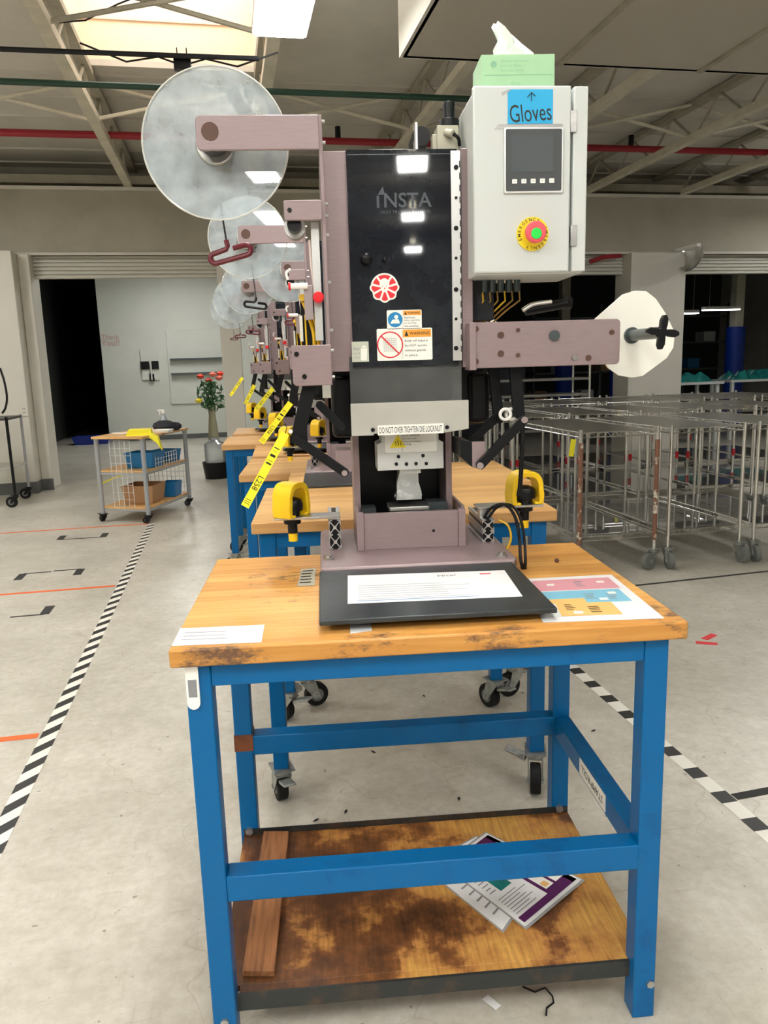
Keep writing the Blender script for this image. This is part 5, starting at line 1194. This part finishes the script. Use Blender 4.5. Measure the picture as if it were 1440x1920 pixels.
def film(label, x, y, z, w):
    random.seed(int(x*10)); o = MB(); nx, ny = 14, 7; vs = []
    for j in range(ny):
        for i in range(nx): 
            e_ = min(i, nx-1-i, j, ny-1-j); vs.append((w*(i/(nx-1)-.5), .5*(j/(ny-1)-.5), .01+(.12*random.random()+.03 if e_ > 0 else 0)))
    b_ = len(vs); vs += [(p[0], p[1], 0) for p in vs]
    fs = [(j*nx+i, j*nx+i+1, (j+1)*nx+i+1, (j+1)*nx+i) for j in range(ny-1) for i in range(nx-1)]
    fs += [(b_, b_+nx-1, b_+nx*ny-1, b_+nx*(ny-1))]
    rim = list(range(nx))+[j*nx+nx-1 for j in range(1, ny)]+[(ny-1)*nx+i for i in range(nx-2, -1, -1)]+[j*nx for j in range(ny-2, 0, -1)]
    fs += [(rim[i], rim[(i+1) % len(rim)], b_+rim[(i+1) % len(rim)], b_+rim[i]) for i in range(len(rim))]
    m_ = o.add(vs, fs).build('teal_film_heap', teal, None, smooth=False); m_.location = (x, y, z); tag(m_, label, 'film')
film('crumpled teal film on the bench right of the wide pier', 7.2, 11.55, 1.0, 1.0)
film('crumpled teal film on the bench at the picture edge', 8.9, 11.95, 1.0, 1.2)
rk = empty('storage_rack', (6.7, 16.5, 0), label='dark storage rack with shelves at the back of the right room', cat='rack')
for x in (0, 1.6, 3.2, 4.8): MB().box(x, x+.05, 0, .05, 0, 2.6).build('upright', gun, rk)
for z in (.4, 1.1, 1.7, 2.3): MB().box(0, 4.85, 0, .6, z, z+.04).build('shelf', gun, rk)
random.seed(11)
for i in range(12):
    x = 6.8+random.random()*4.3; z = [.44, 1.14, 1.74][i % 3]
    bin_('storage_box', (6.95+i*.38, 16.8, z), .3, .35, .22+.12*random.random(), [cardboard, gun, binblue, boxgrey][i % 4], '%s carton on the %s rack shelf, number %s from the left' % (['brown', 'grey', 'blue', 'pale'][i % 4], ['lower', 'middle', 'upper'][i % 3], ['one', 'two', 'three', 'four', 'five', 'six', 'seven', 'eight', 'nine', 'ten', 'eleven', 'twelve'][i]), 0, .98)
for (px, py, Yd, w_, l) in [(1283, 589, 13.5, .55, 'short glowing strip standing for a light reflection in the dark right room'), (1352, 582, 13.5, .75, 'longer glowing strip standing for a light reflection in the dark right room')]:  # glowing bars stand in for bright light reflections
    p = WY(px, py, Yd); t = empty('reflection_strip', p, label=l, cat='reflection strip'); MB().box(-w_/2, w_/2, -.06, .06, .02, .07).build('housing', white, t)
    MB().box(-w_/2, w_/2, -.05, .05, 0, .02).build('diffuser', mat('reflection_glow_%d' % px, (.9, .9, .9), emit=(1, 1, .97), es=3), t)
    MB().cone((-w_/3, 0, .07), (-w_/3, 0, 3.5-p[2]), .004, n=5).cone((w_/3, 0, .07), (w_/3, 0, 3.5-p[2]), .004, n=5).build('hanger', steel, t)
# shelving seen beneath the right arm
a = WY(980, 690, 9.2); t = empty('chrome_shelving', (3.35, 9.4, 0), label='chrome shelving rack with slatted shelves seen under the right arm', cat='shelving')
for x in (0, 1.25): 
    for y_ in (0, .5): MB().cone((x, y_, 0), (x, y_, 1.7), .015, n=8).build('post', chrome, t)
for z in (.5, .95, 1.15, 1.38): MB().box(0, 1.25, 0, .5, z, z+.03).build('shelf', steel, t)
# dark machines behind, left of the pier
t = empty('dark_machine', (3.0, 12.6, 0), label='dark bulky machine in the room behind the control cabinet', cat='machine')
MB().box(0, 2.0, 0, .9, 0, 1.3).build('body', blackf, t, .03); MB().box(.3, 1.2, .1, .8, 1.3, 1.9).build('upper_body', gun, t, .03); MB().cone((1.5, .3, 1.3), (1.5, .3, 2.1), .1, n=12).build('stack', blackm, t)
# convex mirror on the pier
mc = WY(1292, 486, 10.0); t = empty('convex_mirror', mc, label='half-dome safety mirror at the top right of the wide pier', cat='mirror')
m = MB(); vs = []; nx = 12
for i in range(nx+1):
    for j in range(9):
        a_ = math.pi/2*i/nx; b_ = math.pi*j/8-math.pi/2; r_ = .22
        vs.append((r_*math.sin(a_)*math.cos(b_)*.9, r_*math.sin(a_)*math.sin(b_), .12-r_*1.2*(1-math.cos(a_))*-1-.26+0*r_))
vs2 = []
for i in range(nx+1):
    for j in range(9):
        a_ = math.pi/2*i/nx; b_ = math.pi*j/8-math.pi/2
        vs2.append((-.05+.24*math.sin(a_)*math.cos(b_), .24*math.sin(a_)*math.sin(b_), .14-.30*math.cos(a_)))
m.add(vs2, [(i*9+j, i*9+j+1, (i+1)*9+j+1, (i+1)*9+j) for i in range(nx) for j in range(8)]); m.build('dome', chrome, t)
MB().box(-.06, .0, -.26, .26, .13, .17).build('mount', white, t)
# red hoses above the shutters
tag(MB().tube([(5.0, 10.28, 2.72), (5.2, 10.27, 2.78), (5.45, 10.28, 2.80)], .03, 8).build('red_hose', piper), 'red hose bundle above the slats left of the wide pier', 'hose')
